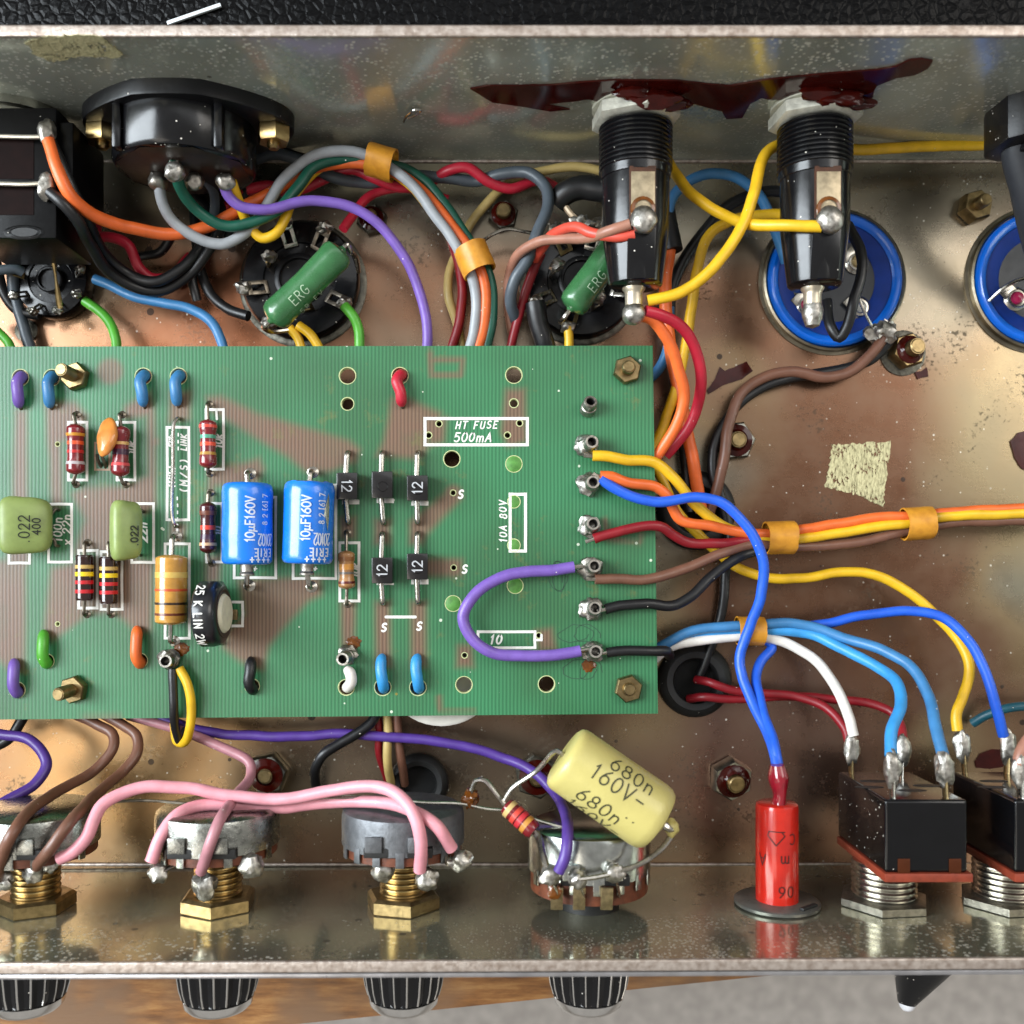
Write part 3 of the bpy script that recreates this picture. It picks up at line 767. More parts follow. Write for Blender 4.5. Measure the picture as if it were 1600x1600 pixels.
# stand-offs that carry the board
for x, y in ((121, 590), (979, 580), (119, 1076), (981, 1075)):
    mb = MB(); q = V0(x, y, ZF); lathe(mb, [(0, 0), (15, 0), (15, -ZF - TH), (0, -ZF - TH)], q, UP, 12); board.part('standoff', mb, BRASS_OLD)
# ================================================================ board components
BANDC = {}
def band_mat(h):
    if h not in BANDC: BANDC[h] = mat('band_' + h, h, .32, 0, .12, 8, coat=.2)
    return BANDC[h]
MAROON = mat('maroon_enamel', '7E1C24', .22, 0, .25, 14, .08, 8, coat=.5)
DKMAROON = mat('dark_brown_enamel', '4A1418', .22, 0, .3, 12, .08, 8, coat=.5)
BROWNR = mat('dark_bakelite_rod', '2E1512', .16, 0, .25, 16, .04, 8, coat=.6)
TANR = mat('tan_enamel', 'C8913F', .2, 0, .2, 16, .06, 9, coat=.5)
LTBROWN = mat('light_brown_enamel', 'A87848', .26, 0, .25, 12, .08, 7, coat=.3)
def leads(t, a, b2, la, lb, z, r, m=TIN_DARK):
    """bent leads: body ends a,b (px), hole points la,lb"""
    A, B = P(*a, z), P(*b2, z)
    for q, l in ((A, la), (B, lb)):
        mb = MB()
        H = V0(*l, -2); k = V0(*l, z*.8)
        d = (k - q)
        tube(mb, [q - d*.1, q + d*.55, k - d*.12, k + Vector((0, 0, -z*.22)), H.lerp(k, .3), H], r, 8, step=2.5)
        lathe(mb, [(r*2.2, 0.3), (r*1.7, 1.2), (r*.9, 2.4)], V0(*l, 0), UP, 12)
        t.part('lead', mb, m)
def resistor(label, a, b2, la, lb, r, bands, bm_, shape='dog', lr=2.8, lm=TIN_DARK, z=None, name='resistor', group=None):
    z = z or r + 3
    A, B = P(*a, z), P(*b2, z); L = (B - A).length; w = (B - A).normalized()
    t = Thing(name, label, 'resistor', (A + B)/2 - Vector((0, 0, z)), group)
    if shape == 'dog':
        def R(f):
            g = min(f, 1-f)
            return r * (math.sin(min(1, g/.10)*math.pi/2)**.6 * (1.0 if g < .2 else 1 - .13*min(1, (g-.2)/.12)))
    elif shape == 'rod':
        def R(f): return r if .012 < f < .988 else r*.93
    else:
        def R(f):
            g = min(f, 1-f); return r * (math.sin(min(1, g/.06)*math.pi/2)**.5)
    fr = sorted(set([0, .004, .012, .03, .05, .07, .09, .11, .15, .2, .25, .3, .35, .5, .65, .7, .75, .8, .85, .89, .91, .93, .95, .97, .988, .996, 1]))
    mb = MB(); lathe(mb, [(0, 0)] + [(max(.5, R(f)), f*L) for f in fr] + [(0, L)], A, w, 26); body = t.part('body', mb, bm_)
    for f, c, bw in bands:
        mb = MB(); f0, f1 = f - bw/L/2, f + bw/L/2
        lathe(mb, [(R(f0)-.4, f0*L), (R(f0)+.3, f0*L+.2), (R(f)+.35, f*L), (R(f1)+.3, f1*L-.2), (R(f1)-.4, f1*L)], A, w, 26); t.part('colour_band', mb, band_mat(c), body)
    leads(t, a, b2, la, lb, z, lr, lm)
    return t
G = 'resistors on the circuit board'
resistor('maroon resistor with gold, orange and silver bands left of the orange ceramic disc', (118,662), (118,742), (120,648), (119,757), 14, [(.22,'C98A2A',5),(.38,'E0542A',6),(.55,'C22424',5),(.77,'B8AEB0',5)], MAROON, group=G)
resistor('maroon resistor partly covered by the orange ceramic disc', (189,665), (188,745), (191,648), (197,757), 14, [(.35,'E0B068',5),(.52,'3A1230',9),(.76,'D8484A',5)], MAROON, group=G)
resistor('maroon resistor with green, orange and gold bands above the blue capacitors', (325,655), (325,732), (327,632), (328,740), 13.5, [(.15,'D8483A',5),(.36,'4F9E80',6),(.51,'F05238',6),(.70,'B98A38',5)], MAROON, group=G)
resistor('dark brown resistor with one orange band left of the blue capacitors', (325,784), (325,865), (329,770), (331,880), 13, [(.22,'6E3A28',7),(.5,'D8402E',7),(.68,'3A1430',8),(.82,'C9A27A',5)], DKMAROON, group=G)
resistor('dark rod resistor with yellow band, left of the pair', (132,867), (132,938), (137,848), (136,960), 13.5, [(.26,'C9A860',6),(.42,'F2D020',7),(.60,'C8202A',6),(.80,'C8202A',6)], BROWNR, 'rod', group=G)
resistor('dark rod resistor with yellow band, right of the pair', (170,870), (170,943), (174,848), (174,960), 13.5, [(.25,'C9A860',6),(.40,'F2D020',7),(.58,'C8202A',6),(.76,'C8202A',6)], BROWNR, 'rod', group=G)
resistor('big tan resistor with orange and dark bands beside the trimmer', (268,866), (267,977), (276,838), (273,1002), 24, [(.29,'D8B45A',9),(.50,'C8522A',4),(.69,'3A2410',4),(.84,'6A3018',4)], TANR, 'cap', lr=4, lm=TIN, group=G)
resistor('light brown resistor right of the blue capacitors', (541,860), (542,921), (543,833), (543,944), 13, [(.22,'8A5A30',7),(.42,'C98A3A',9),(.58,'6A6058',4),(.82,'5A1612',4)], LTBROWN, 'dog', group=G)
mb = MB()
# wire link
t = Thing('wire_link', 'bare wire link in the long white box left of the resistors', 'wire link', V0(277, 735))
tube(mb, [V0(281,655,-2), V0(280,655,8), V0(276,662,12), V0(274,735,13), V0(273,808,12), V0(276,822,8), V0(277,823,-2)], 3, 8, step=3); t.part('wire', mb, TIN)
# orange ceramic disc
t = Thing('ceramic_capacitor', 'orange tilted ceramic disc capacitor leaning on a maroon resistor', 'capacitor', V0(160, 725))
ORC = mat('orange_dip', 'D98A3E', .3, 0, .2, 16, .3, 12, coat=.4)
mb = MB(); V_, F_ = ico(4)
vs = []
cx = P(168, 683, 30); axu = Vector((.94, .12, .30)).normalized(); axv = Vector((-.1, 1, -.35)); axv = (axv - axu*axv.dot(axu)).normalized(); axw = axu.cross(axv)
for q in V_:
    k = 1 + .07*noise.noise(q*1.6); x, y, z = q.x*18*k, q.y*32*k, q.z*10*k
    x *= 1 - .25*max(0, -q.y)
    vs.append(cx + axu*x + axv*y + axw*z + Vector((-6*max(0, -q.y-.4), 0, 0)))
mb.add(vs, F_); t.part('disc', mb, ORC)
mb = MB(); tube(mb, [V0(158,712,16), V0(157,722,8), V0(158,730,-2)], 2.6, 8, step=3); t.part('lead', mb, TIN_DARK); mb = MB(); tube(mb, [V0(164,712,14), V0(165,722,7), V0(165,731,-2)], 2.6, 8, step=3); t.part('lead', mb, TIN_DARK)
# green dipped film capacitors
OLIVE = mat('olive_dip', '8C9E5A', .42, 0, .15, 24, .15, 16)
INKB = mat('black_print', '1E2416', .6)
def dipcap(label, px, py, w_, h_, th, tiltd, txts, lead):
    t = Thing('film_capacitor', label, 'capacitor', V0(px, py))
    a = math.radians(tiltd); U = Vector((math.cos(a), 0, -math.sin(a))); Nn = Vector((math.sin(a), 0, math.cos(a))); Vv = Vector((0, 1, 0))
    o = P(px, py, 34)
    mb = MB(); V_, F_ = ico(4); vs = []
    for q in V_:
        e = 5.0
        k = (abs(q.x)**e + abs(q.y)**e + abs(q.z)**3.0*1.0) ** (-1/e)
        x, y, z = q.x*k, q.y*k, q.z*min(k, 1.25)
        nn = 1 + .025*noise.noise(q*2.2 + Vector((px, 0, 0)))
        vs.append(o + U*(x*w_/2*nn) + Vv*(y*h_/2*nn*(1 - .06*x)) + Nn*(z*th/2*nn))
    mb.add(vs, F_); t.part('body', mb, OLIVE)
    mb = MB()
    for s, dx, dy, hh in txts:
        lettering(mb, s, hh, 1.9, plane_map(o + U*dx + Vv*dy + Nn*(th/2 + .3), Vv, -U), .0, .22, rise=1.3)
    t.part('lettering', mb, INKB)
    for l in lead:
        mb = MB(); tube(mb, [V0(*q) for q in l], 2.6, 8, step=3); t.part('lead', mb, TIN_DARK)
dipcap('larger olive dipped capacitor marked 022 400 at the left edge', 40, 821, 76, 86, 36, 24, [('.022', -2, -6, 15), ('400', 15, -2, 11)],
       [[(74,800,20),(82,806,10),(90,796,8),(93,797,-2)], [(70,848,18),(88,842,10),(90,852,6),(93,853,-2)]])
dipcap('smaller olive dipped capacitor marked 022 above the rod resistors', 197, 829, 46, 90, 34, 40, [('.022', 6, -8, 11)],
       [[(218,795,18),(224,798,10),(225,800,-2)], [(217,862,18),(220,866,8),(219,868,-2)]])
# blue axial electrolytics
BLUEC = mat('blue_sleeve', '1676DE', .26, 0, .10, 40, .05, 20, coat=.35)
def elcap(label, a, b2, r, la, lb, torn, sd):
    z = r + 3; A, B = P(*a, z), P(*b2, z); L = (B-A).length; w = (B-A).normalized()
    t = Thing('electrolytic_capacitor', label, 'capacitor', (A+B)/2 - Vector((0, 0, z)), 'blue axial capacitors on the board')
    R = lambda f: r * (1 + .025*noise.noise(Vector((f*4, sd, 0))) + (.05*max(0, (f-.9)/.1) if torn else 0))
    mb = MB()
    lathe(mb, [(r*.55, 1), (r*.80, 0), (r*.92, 2), (r*.985, 6), (r*.995, 10)] + [(R(f), f*L) for f in np.linspace(.1, .93, 14)] + [(r*.985, L-5), (r*.92, L-1.5), (r*.80, L), (r*.5, L-2)], A, w, 36)
    if torn:
        for q in mb.v:
            f = (q - A).dot(w)
            if f < 8: q += w * (-3.5*noise.noise(q*.12))
    sl = t.part('sleeve', mb, BLUEC)
    mb = MB(); lathe(mb, [(0, 3), (r*.6, 3), (r*.6, 4)], A, w, 24); t.part('end_seal', mb, TIN_DARK); mb = MB(); lathe(mb, [(r*.6, L-4), (r*.6, L-3), (0, L-3)], A, w, 24); t.part('end_seal', mb, TIN_DARK)
    mb = MB()
    mid = Vector((.28, 0, 1))
    o = A
    wl = -w                                      # reading upwards (towards the rear)
    mo = lambda y: A + w*y
    cd = lambda deg: Vector((math.sin(math.radians(deg)), 0, math.cos(math.radians(deg)))); tw = 0 if torn else 15
    lettering(mb, '10uF160V', 13, 2.3, cyl_map_axis(mo(L*.45), wl, cd(4 + tw), r), 0, .13, rise=.7)
    lettering(mb, '8 2 [6] 7', 9, 1.5, cyl_map_axis(mo(L*.33), wl, cd(40 + tw), r), 0, .28, rise=.7, xs=.8)
    lettering(mb, '20102', 17, 2.0, cyl_map_round(mo(L*.70), w, cd(44 + tw), r), 0, .10, rise=.7, xs=.52)
    lettering(mb, 'ERIE', 11, 2.2, cyl_map_round(mo(L*.855), w, cd(38 + tw), r), 0, .4, rise=.7, xs=.9)
    lettering(mb, '+ + + +', 10, 2.2, cyl_map_round(mo(L*.945), w, cd(30 + tw), r), 0, .05, rise=.7, xs=.8)
    t.part('lettering', mb, mat('white_print', 'D3DDEC', .5, 0, .2, 5), sl)
    if torn:
        mb = MB(); pl = [(-28, 0), (-12, 4), (0, 8), (14, 5), (30, 0), (12, -2), (-10, -2)]
        f = cyl_map_axis(mo(L*.38), wl, cd(58), r)
        mb.add([f(x, y, .9) for x, y in pl] + [f(0, 2, 1.2)], [[i, (i+1) % 7, 7] for i in range(7)]); t.part('bare_patch', mb, NICKEL, sl, label='silver tear in the blue sleeve')
    mb = MB(); lathe(mb, [(0, 0), (11, 0), (10, 6), (9.5, 12), (11.5, 15), (11, 18), (0, 18)], B - w*1, w, 20); t.part('terminal_crimp', mb, SOLDER)
    leads(t, a, (b2[0], b2[1]+16), la, lb, z*.62, 4.2, TIN)
elcap('left of the two blue axial electrolytic capacitors marked 10uF160V', (387,755), (386,882), 38, (391,740), (390,915), False, 1)
elcap('right blue axial electrolytic capacitor with a silver tear in its sleeve', (484,753), (480,881), 38, (489,738), (487,917), True, 5)
# diodes
DIO = mat('black_epoxy', '151314', .22, 0, .2, 20, .06, 8, coat=.3)
GREYP = mat('grey_print', 'B9BBBE', .5)
def diode(label, px, y0, y1, la, lb, d, txt, dx=0):
    z = 17; t = Thing('diode', label, 'diode', V0(px, (y0+y1)/2), 'square black diodes on the board')
    mb = MB(); px0 = px; px = P(px, 0, 31).x + 800; box(mb, V0(px, (y0+y1)/2, z), (32, y1-y0, 28), bevel=1.6); body = t.part('body', mb, DIO)
    if txt:
        mb = MB(); u, v = {'N': (N, W_), 'S': (S_, E)}[d]
        lettering(mb, txt, 15, 2.0, plane_map(V0(px+dx, (y0+y1)/2, z+14), u, v), .0, .2, rise=.5); t.part('lettering', mb, GREYP, body)
    mb = MB(); lathe(mb, [(0, .1), (7, .1), (7.5, .6), (8, .1)], V0(px+1, (y0+y1)/2+3, z+14), UP, 20); t.part('mould_mark', mb, DIO, body)
    for yb, l in ((y0, la), (y1, lb)):
        mb = MB(); q = V0(px0, yb, 12); H = V0(*l, -2); kk = V0(*l, 10); d_ = kk - q
        tube(mb, [q, q + d_*.7, kk - d_*.08, H.lerp(kk, .5), H], 4.6, 10, step=3); t.part('lead', mb, NICKEL)
diode('upper left square diode beside the torn blue capacitor', 542, 741, 782, (544,708), (545,817), 'S', '12')
diode('upper middle square diode without a readable mark', 597, 739, 780, (598,708), (600,818), None, None)
diode('upper right square diode of the three in the top row', 652, 745, 784, (653,708), (653,817), 'N', '12')
diode('lower left square diode above the white S line', 597, 871, 911, (598,834), (599,943), 'N', '12')
diode('lower right square diode above the white S line', 652, 865, 905, (653,834), (654,942), 'N', '12')
# trimmer
TRIMB = mat('trimmer_black', '1B1C20', .32, 0, .2, 16, .1, 8, coat=.2)
t = Thing('trimmer', 'black upright trimmer wheel with cream dial marked 25 K LIN', 'trimmer', V0(326, 960))
w = Vector((1, .02, .03)).normalized(); o = Vector((P(297, 958, 112).x, P(0, 959, 57).y, 57))
mb = MB(); lathe(mb, [(0, -1), (48, -1), (54, 2), (56, 6), (56, 24), (54, 31), (46, 35), (0, 35)], o, w, 12, a0=.26, sx=.9); t.part('case', mb, TRIMB, angle=50)
mb = MB(); lathe(mb, [(0, 34.4), (41, 34.4), (41, 36), (40, 36.4), (36, 35)], o, w, 32, sx=.9); t.part('track_disc', mb, mat('trimmer_track', '3A2A20', .5))
mb = MB(); lathe(mb, [(0, 41.5), (10, 41.5), (29, 40), (33, 36), (33, 34)], o, w, 32, sx=.9); t.part('dial', mb, mat('cream_dial', 'E2DCC0', .45, 0, .1, 10, .2, 8))
mb = MB(); lettering(mb, '25 K LIN 2W', 13, 2.3, cyl_map_round(o, w, Vector((-.18, 0, 1)), 55.4*.93), 0, .34, rise=1.6)
# rotate print so it reads from rear to front along the rim
mb2 = MB()
def rimtext(x, y, l):
    a = x / 52
    u_, v_, w_ = basis(w, (0, 1, 0)); m_ = Vector((0, 0, 1)); m_ = (m_ - w*m_.dot(w)).normalized(); s_ = Vector((0, -1, 0)); s_ = (s_ - w*s_.dot(w)).normalized()
    return o + w*(13 + y) + (m_*math.cos(a) + s_*math.sin(a)) * (54.5 + l)
lettering(mb2, '25 K LIN 2W', 12, 2.0, rimtext, 0, .30, rise=1.6, xs=.88); t.part('lettering', mb2, WHITEINK)
mb = MB(); box(mb, V0(356, 960, 8), (34, 16, 3), bevel=1); box(mb, V0(370, 960, 4), (5, 12, 10), bevel=1); t.part('contact_tab', mb, BRASS_OLD)
mb = MB(); tube(mb, [V0(340, 1002, 14), V0(345, 1004, 6), V0(345, 1004, -2)], 4, 8); t.part('leg', mb, NICKEL); mb = MB(); tube(mb, [V0(338, 918, 14), V0(344, 917, 6), V0(344, 917, -2)], 4, 8); t.part('leg', mb, NICKEL)
# terminal pins
def pin(label, px, py, tx, ty, sb=1.0, h=34, r=10.5, seed=0, dark=False, flux=None):
    """hollow turret pin with solder foot; (tx, ty) is where its mouth shows"""
    o = V0(px, py, 0); t = Thing('terminal_pin', label, 'terminal', o, 'hollow terminal pins on the board')
    top = P(tx, ty, h); w = (top - o).normalized(); L = (top-o).length
    mb = MB(); lathe(mb, [(r*1.15, 0), (r*1.15, L*.45), (r, L*.5), (r, L-1), (r*.94, L), (r*.66, L), (r*.6, L-1.5), (r*.6, L*.3), (0, L*.3)], o, w, 22); t.part('tube', mb, SOLDER_DULL)
    mb = MB(); lathe(mb, [(0, L*.32), (r*.58, L*.32), (r*.58, L-2.5)], o, w, 18); t.part('bore', mb, RUBBER)
    if sb:
        mb = MB(); blob(mb, o + Vector((-2, 2, 6*sb)), 17*sb, (1, 1, .62), .35, seed, 3, 1.8); t.part('solder', mb, SOLDER if not dark else SOLDER_DULL)
    if flux:
        mb = MB(); blob(mb, V0(*flux, 0.5), 11, (1, .85, .14), .5, seed+4, 3, 2.2); t.part('flux', mb, FLUX)
pin('bare grey terminal pin with nothing soldered to it', 918, 642, 923, 627, 0, 26)
pin('terminal pin soldered to the yellow wire', 917, 699, 925, 690, 1, seed=1)
pin('terminal pin soldered to the orange and blue wires', 920, 760, 927, 753, 1.05, seed=2)
pin('terminal pin soldered to the dark red wire', 922, 826, 927, 818, 1, seed=3)
pin('terminal pin joining the brown wire and the violet loop', 924, 890, 929, 884, 1.1, seed=4, dark=True)
pin('terminal pin soldered to the lower black wire running to the bundle', 925, 953, 930, 950, 1.05, seed=5, dark=True)
pin('terminal pin at the lower end of the violet loop', 927, 1020, 931, 1018, 1, seed=6, dark=True, flux=(920, 1040))
pin('terminal pin below the big tan resistor', 268, 1032, 258, 1033, 1.0, seed=7, dark=True, flux=(283, 1014))
pin('terminal pin with brown flux above the short white wire', 546, 1024, 535, 1030, .9, seed=8, dark=True, flux=(553, 1004))
# ================================================================ things on the rear wall
def fuse_holder(label, px, spool):
    z0 = 88; s = (C - z0)/C; X = (px - NX)*s + NX - 800
    t = Thing('fuse_holder', label, 'fuse holder', (X, YW, z0), 'panel fuse holders on the rear wall')
    o = Vector((X, YW, z0)); w = Vector((0, -1, 0))
    mb = MB(); lathe(mb, [(0, 0), (64, 0), (64, 5), (60, 6), (0, 6)], o, w, 36); t.part('washer', mb, mat('cream_washer', 'B9B8A6', .5, 0, .2, 14, .2, 8))
    mb = MB(); nut(mb, o + w*6, w, 67, 22, a0=.42, hole=50); t.part('nut', mb, mat('pale_nut', 'CFCDBE', .4, .35, .25, 14, .3, 6))
    mb = MB()
    for q, rr, sd in (((14, 14, 58), 30, 2), ((44, 14, 42), 24, 5), ((-12, 8, 62), 24, 8)):
        blob(mb, o + Vector((q[0], -q[1], q[2])), rr, (1.25, .45, .34), .35, sd + px, 3, 1.4)
    t.part('lacquer_drip', mb, VARN)
    mb = MB(); thread(mb, o + w*30, w, 54, 68, 6.8, 3.6, 40); t.part('threaded_collar', mb, BLACKP)
    mb = MB(); lathe(mb, [(0, 96), (52, 96), (51, 108), (49.5, 109), (49.5, 175), (47, 200), (40, 258), (39, 263), (35, 266), (0, 266)], o, w, 36)
    body = t.part('barrel', mb, BLACKP)
    # flat on top of the lower barrel and slot with its lug
    mb = MB(); ax = (Vector((1, 0, 0)), Vector((0, 1, 0.13)).normalized(), Vector((0, -.13, 1)).normalized())
    box(mb, o + Vector((2, -222, 41)), (40, 84, 8), (Vector((1,0,0)), Vector((0, .985, .17)), Vector((0, -.17, .985))), bevel=2); t.part('barrel_flat', mb, BLACKP, body)
    mb = MB(); box(mb, o + Vector((3, -150, 48)), (38, 88, 4), bevel=1); slot = t.part('slot', mb, mat('slot_brown', '4A2A18', .5, 0, .4, 10), body)
    mb = MB(); box(mb, o + Vector((3, -146, 51)), (34, 62, 3), bevel=1); lug = t.part('side_lug', mb, mat('dull_tin_lug', 'B9A98C', .4, .7, .3, 12, .3, 8))
    mb = MB(); lathe(mb, [(18, 0), (17, 1.2), (12, 2.2)], o + Vector((3, -168, 52)), UP, 20); t.part('flux_ring', mb, FLUX, lug)
    mb = MB(); blob(mb, o + Vector((3, -186, 57)), 19, (1, 1.05, .75), .12, px, 3); t.part('solder', mb, SOLDER, lug)
    mb = MB(); lathe(mb, [(0, 262), (17, 262), (17, 268), (14, 272), (13, 276), (13, 292), (0, 292)], o + Vector((-2, 0, -4)), w, 22); tip = t.part('end_terminal', mb, mat('cream_tin', 'CFC4AE', .35, .8, .2, 10, .2, 8))
    if spool:
        mb = MB(); blob(mb, o + Vector((-2, -304, -4)), 17, (1, 1, 1), .10, 3, 3, 1.0); t.part('solder', mb, SOLDER, tip)
    else:
        mb = MB(); lathe(mb, [(13, 290), (16, 300), (15, 308), (10, 322), (0, 326)], o + Vector((-2, 0, -4)), w, 14); t.part('solder', mb, SOLDER, tip)
fuse_holder('black fuse holder on the left with red and orange wires at its tip', 993, True)
fuse_holder('black fuse holder on the right in front of the blue can', 1273, False)

# multi-pin socket with oval flange
z0 = 62; s = (C - z0)/C; X = (296 - NX)*s + NX - 800; o = Vector((X, YW, z0)); w = Vector((0, -1, 0))
t = Thing('panel_socket', 'large black oval flanged panel socket on the rear wall', 'socket', o)
def oval(rx, rz, n=48, p=2.3, pinch=.0):
    out = []
    for i in range(n):
        a = 2*math.pi*i/n; c, s_ = math.cos(a), math.sin(a)
        x = math.copysign(abs(c)**(2/p), c)*rx; zz = math.copysign(abs(s_)**(2/p), s_)*rz
        zz *= 1 - .45*max(0, abs(x)/rx - .30)**1.0
        out.append((x, zz))
    return out
mb = MB(); prism(mb, oval(156, 116), o, E, UP, 22, 4); fl = t.part('flange', mb, BLACKM)
mb = MB(); lathe(mb, [(0, 20), (104, 20), (104, 78), (100, 84), (92, 86), (0, 86)], o + Vector((-6, 0, 0)), w, 40); body = t.part('body', mb, BLACKP)
for sx_ in (-1, 1):
    mb = MB(); box(mb, o + Vector((-6 + sx_*72, -52, 78)), (12, 64, 20), bevel=3); t.part('rib', mb, BLACKP, body)
mb = MB(); lathe(mb, [(0, 86), (98, 86), (80, 92), (0, 92)], o + Vector((-6, 0, 0)), w, 8, a0=.39); t.part('rear_face', mb, mat('brown_black_bakelite', '2A1D18', .35, 0, .3, 18, .1, 8))
for sx_, zz in ((-128, 8), (128, 8)):
    mb = MB(); p = o + Vector((sx_, -22, zz)); nut(mb, p, w, 25, 24, a0=.2, hole=12); n_ = t.part('nut', mb, BRASS)
    mb = MB(); lathe(mb, [(10, 20), (10, 30), (7, 33), (0, 33)], p, w, 16); t.part('screw', mb, BRASS, n_)
def lug_blob(t, p, d, r, seed, L=26, wd=14, m=SOLDER, base=NICKEL, nm='pin'):
    d = Vector(d).normalized(); u_, v_, w_ = basis(d)
    mb = MB(); box(mb, Vector(p) + d*L/2, (wd, 4, L), (u_, v_, w_), bevel=1); q = t.part(nm, mb, base)
    mb = MB(); blob(mb, Vector(p) + d*(L*.85), r, (1, 1, 1), .25, seed, 3, 1.3); t.part('solder', mb, m, q)
    return q
for i, (px, py, zz, mm) in enumerate([(247, 262, 72, SOLDER_DULL), (303, 258, 72, SOLDER_DULL), (352, 262, 70, SOLDER), (272, 222, 120, SOLDER)]):
    p = P(px, py, zz); p0 = Vector((p.x, YW - 88, p.z)); d = p - p0
    L = max(18, d.length); lug_blob(t, p0, (0, -1, -.1), 14, i, L, 13, mm)

# selector block at the left edge
z1 = 128
t = Thing('selector_block', 'black block with brown recesses and two soldered bare wires at the left edge', 'connector', P(30, 270, 20))
BL = mat('block_black', '0A0A0B', .35, 0, .2, 26, .12, 7, dust=.08, spec=.14)
A, B = P(-60, 168, z1), P(88, 372, z1)
mb = MB(); box(mb, Vector(((A.x+B.x)/2, (A.y+B.y)/2, 62)), (B.x-A.x, A.y-B.y, 2*(z1-62)), bevel=3); body = t.part('case', mb, BL)
mb = MB(); q = P(103, 250, 40); box(mb, Vector((B.x+10, (A.y+B.y)/2+22, 62)), (22, 108, 118), bevel=3); t.part('side_step', mb, BL, body)
for y0_, y1_ in ((218, 280), (291, 336)):
    mb = MB(); a_, b_ = P(-58, y0_, z1), P(53, y1_, z1); box(mb, Vector(((a_.x+b_.x)/2, (a_.y+b_.y)/2, z1+.3)), (b_.x-a_.x, a_.y-b_.y, 1.2)); t.part('recess', mb, mat('recess_brown', '160806', .5, 0, .3, 20, spec=.06), body)
mb = MB(); lathe(mb, [(16, 0), (20, 1.5), (30, 0)], P(38, 363, z1), UP, 28, sx=1.0, sy=.35); t.part('oval_hole', mb, BL, body)
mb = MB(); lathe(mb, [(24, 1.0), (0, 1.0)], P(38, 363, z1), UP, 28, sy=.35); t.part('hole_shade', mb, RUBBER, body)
cz = Vector((P(24, 150, 60).x, YW, 62)); mb = MB(); lathe(mb, [(0, 0), (72, 0), (72, 12), (64, 14), (64, 40), (0, 40)], cz, w, 36); t.part('collar', mb, ZINC)
for i, (px, py) in enumerate(((74, 207), (73, 292))):
    mb = MB(); blob(mb, P(px, py, z1+6), 15, (.8, 1.35, .7), .3, i+2, 3, 1.5); t.part('solder', mb, SOLDER_DULL)
BARE = mat('bare_white_wire', 'D8D2C4', .3, .8, .2, 16, .1, 8)
for lab, y0_, y1_ in (('upper bare tinned wire leaving the black block to the left', 213, 214), ('lower bare tinned wire leaving the black block to the left', 287, 286)):
    mb = MB(); tube(mb, [P(70, y1_, z1+8), P(40, y0_+1, z1+9), P(0, y0_, z1+9), P(-80, y0_-2, z1+9)], 3.2, 8); solo('bare_wire', lab, 'wire', mb, BARE)
# strain relief and cable at the right edge
t = Thing('strain_relief', 'black cable strain relief on the rear wall at the right edge', 'strain relief', P(1590, 180, 90))
o = Vector((P(1600, 180, 95).x + 8, YW, 95)); mb = MB()
prism(mb, [(-50, -28), (-44, -46), (-18, -58), (40, -58), (60, -38), (60, 42), (30, 58), (-22, 52), (-47, 30)], o, E, UP, 62, 5); t.part('bush', mb, BLACKM)
mb = MB(); box(mb, o + Vector((-12, -66, 20)), (10, 10, 90), bevel=3); t.part('clamp_rib', mb, BLACKM); mb = MB(); box(mb, o + Vector((18, -66, 10)), (30, 10, 80), bevel=3); t.part('clamp_rib', mb, BLACKM)
mb = MB(); tube(mb, [o + Vector((8, -40, 10)), P(1592, 225, 85), P(1604, 300, 60), P(1622, 380, 20), P(1650, 470, -40)], lambda f: 22, 18); solo('mains_cable', 'thick grey black mains cable running down the right edge', 'cable', mb, mat('cable_grey', '2A2C30', .5, 0, .15, 30, .1, 8))

# ================================================================ floor-mounted things
def can(label, px, py, r, pins, seed):
    o = P(px, py, ZF); t = Thing('can_capacitor', label, 'capacitor', o, 'blue can capacitors through the floor')
    mb = MB(); lathe(mb, [(r*1.01, 0), (r*1.01, 13), (r*1.03, 15), (r*1.06, 13), (r*1.06, 3), (r*1.11, 2), (r*1.11, 0)], o, UP, 56); t.part('clamp_ring', mb, mat('clamp_steel', '8F8674', .3, 1, .35, 30, .15, 8))
    mb = MB(); lathe(mb, [(r*1.0, 0), (r*1.0, 14), (r*.985, 19), (r*.945, 22), (r*.885, 20), (r*.85, 15)], o, UP, 56); t.part('sleeve_rim', mb, mat('can_blue', '0A6ADC', .25, 0, .12, 40, coat=.3))
    mb = MB(); lathe(mb, [(r*.86, 16), (r*.84, 13), (r*.66, 9), (r*.62, 6)], o, UP, 56); t.part('sleeve_fold', mb, mat('can_navy', '0A3080', .5, 0, .2, 40, .1, 12, spec=.25))
    mb = MB(); lathe(mb, [(r*.66, 6), (r*.60, 5), (0, 5)], o, UP, 40); t.part('end_disc', mb, mat('can_disc', '1A1E24', .4, 0, .2, 30, .1, 10))
    for i, (dx, dy, c) in enumerate(pins):
        p = o + Vector((dx, -dy, 6)); mb = MB(); lathe(mb, [(0, 0), (20, 0), (20, 2), (15, 5), (14, 7), (11, 7.5)], p, UP, 24); q = t.part('terminal_tag', mb, NICKEL)
        mb = MB(); box(mb, p + Vector((-14, 12, 4)), (26, 14, 3), (Vector((.7, .7, 0)), Vector((-.7, .7, 0)), Vector((0, 0, 1))), bevel=1); t.part('tag_tail', mb, NICKEL, q)
        mb = MB(); lathe(mb, [(11, 7), (9, 12), (4, 14), (0, 14.5)], p, UP, 20); t.part('rivet', mb, mat('rivet_'+c, c, .3, .3 if c != 'A01848' else 0, .2, 10, coat=.3), q)
can('blue can capacitor behind the right fuse holder', 1300, 440, 112*1.07*.93, [(-45, 42, 'A01848'), (38, -30, 'B9A070'), (42, 46, 'A9A9A4')], 1)
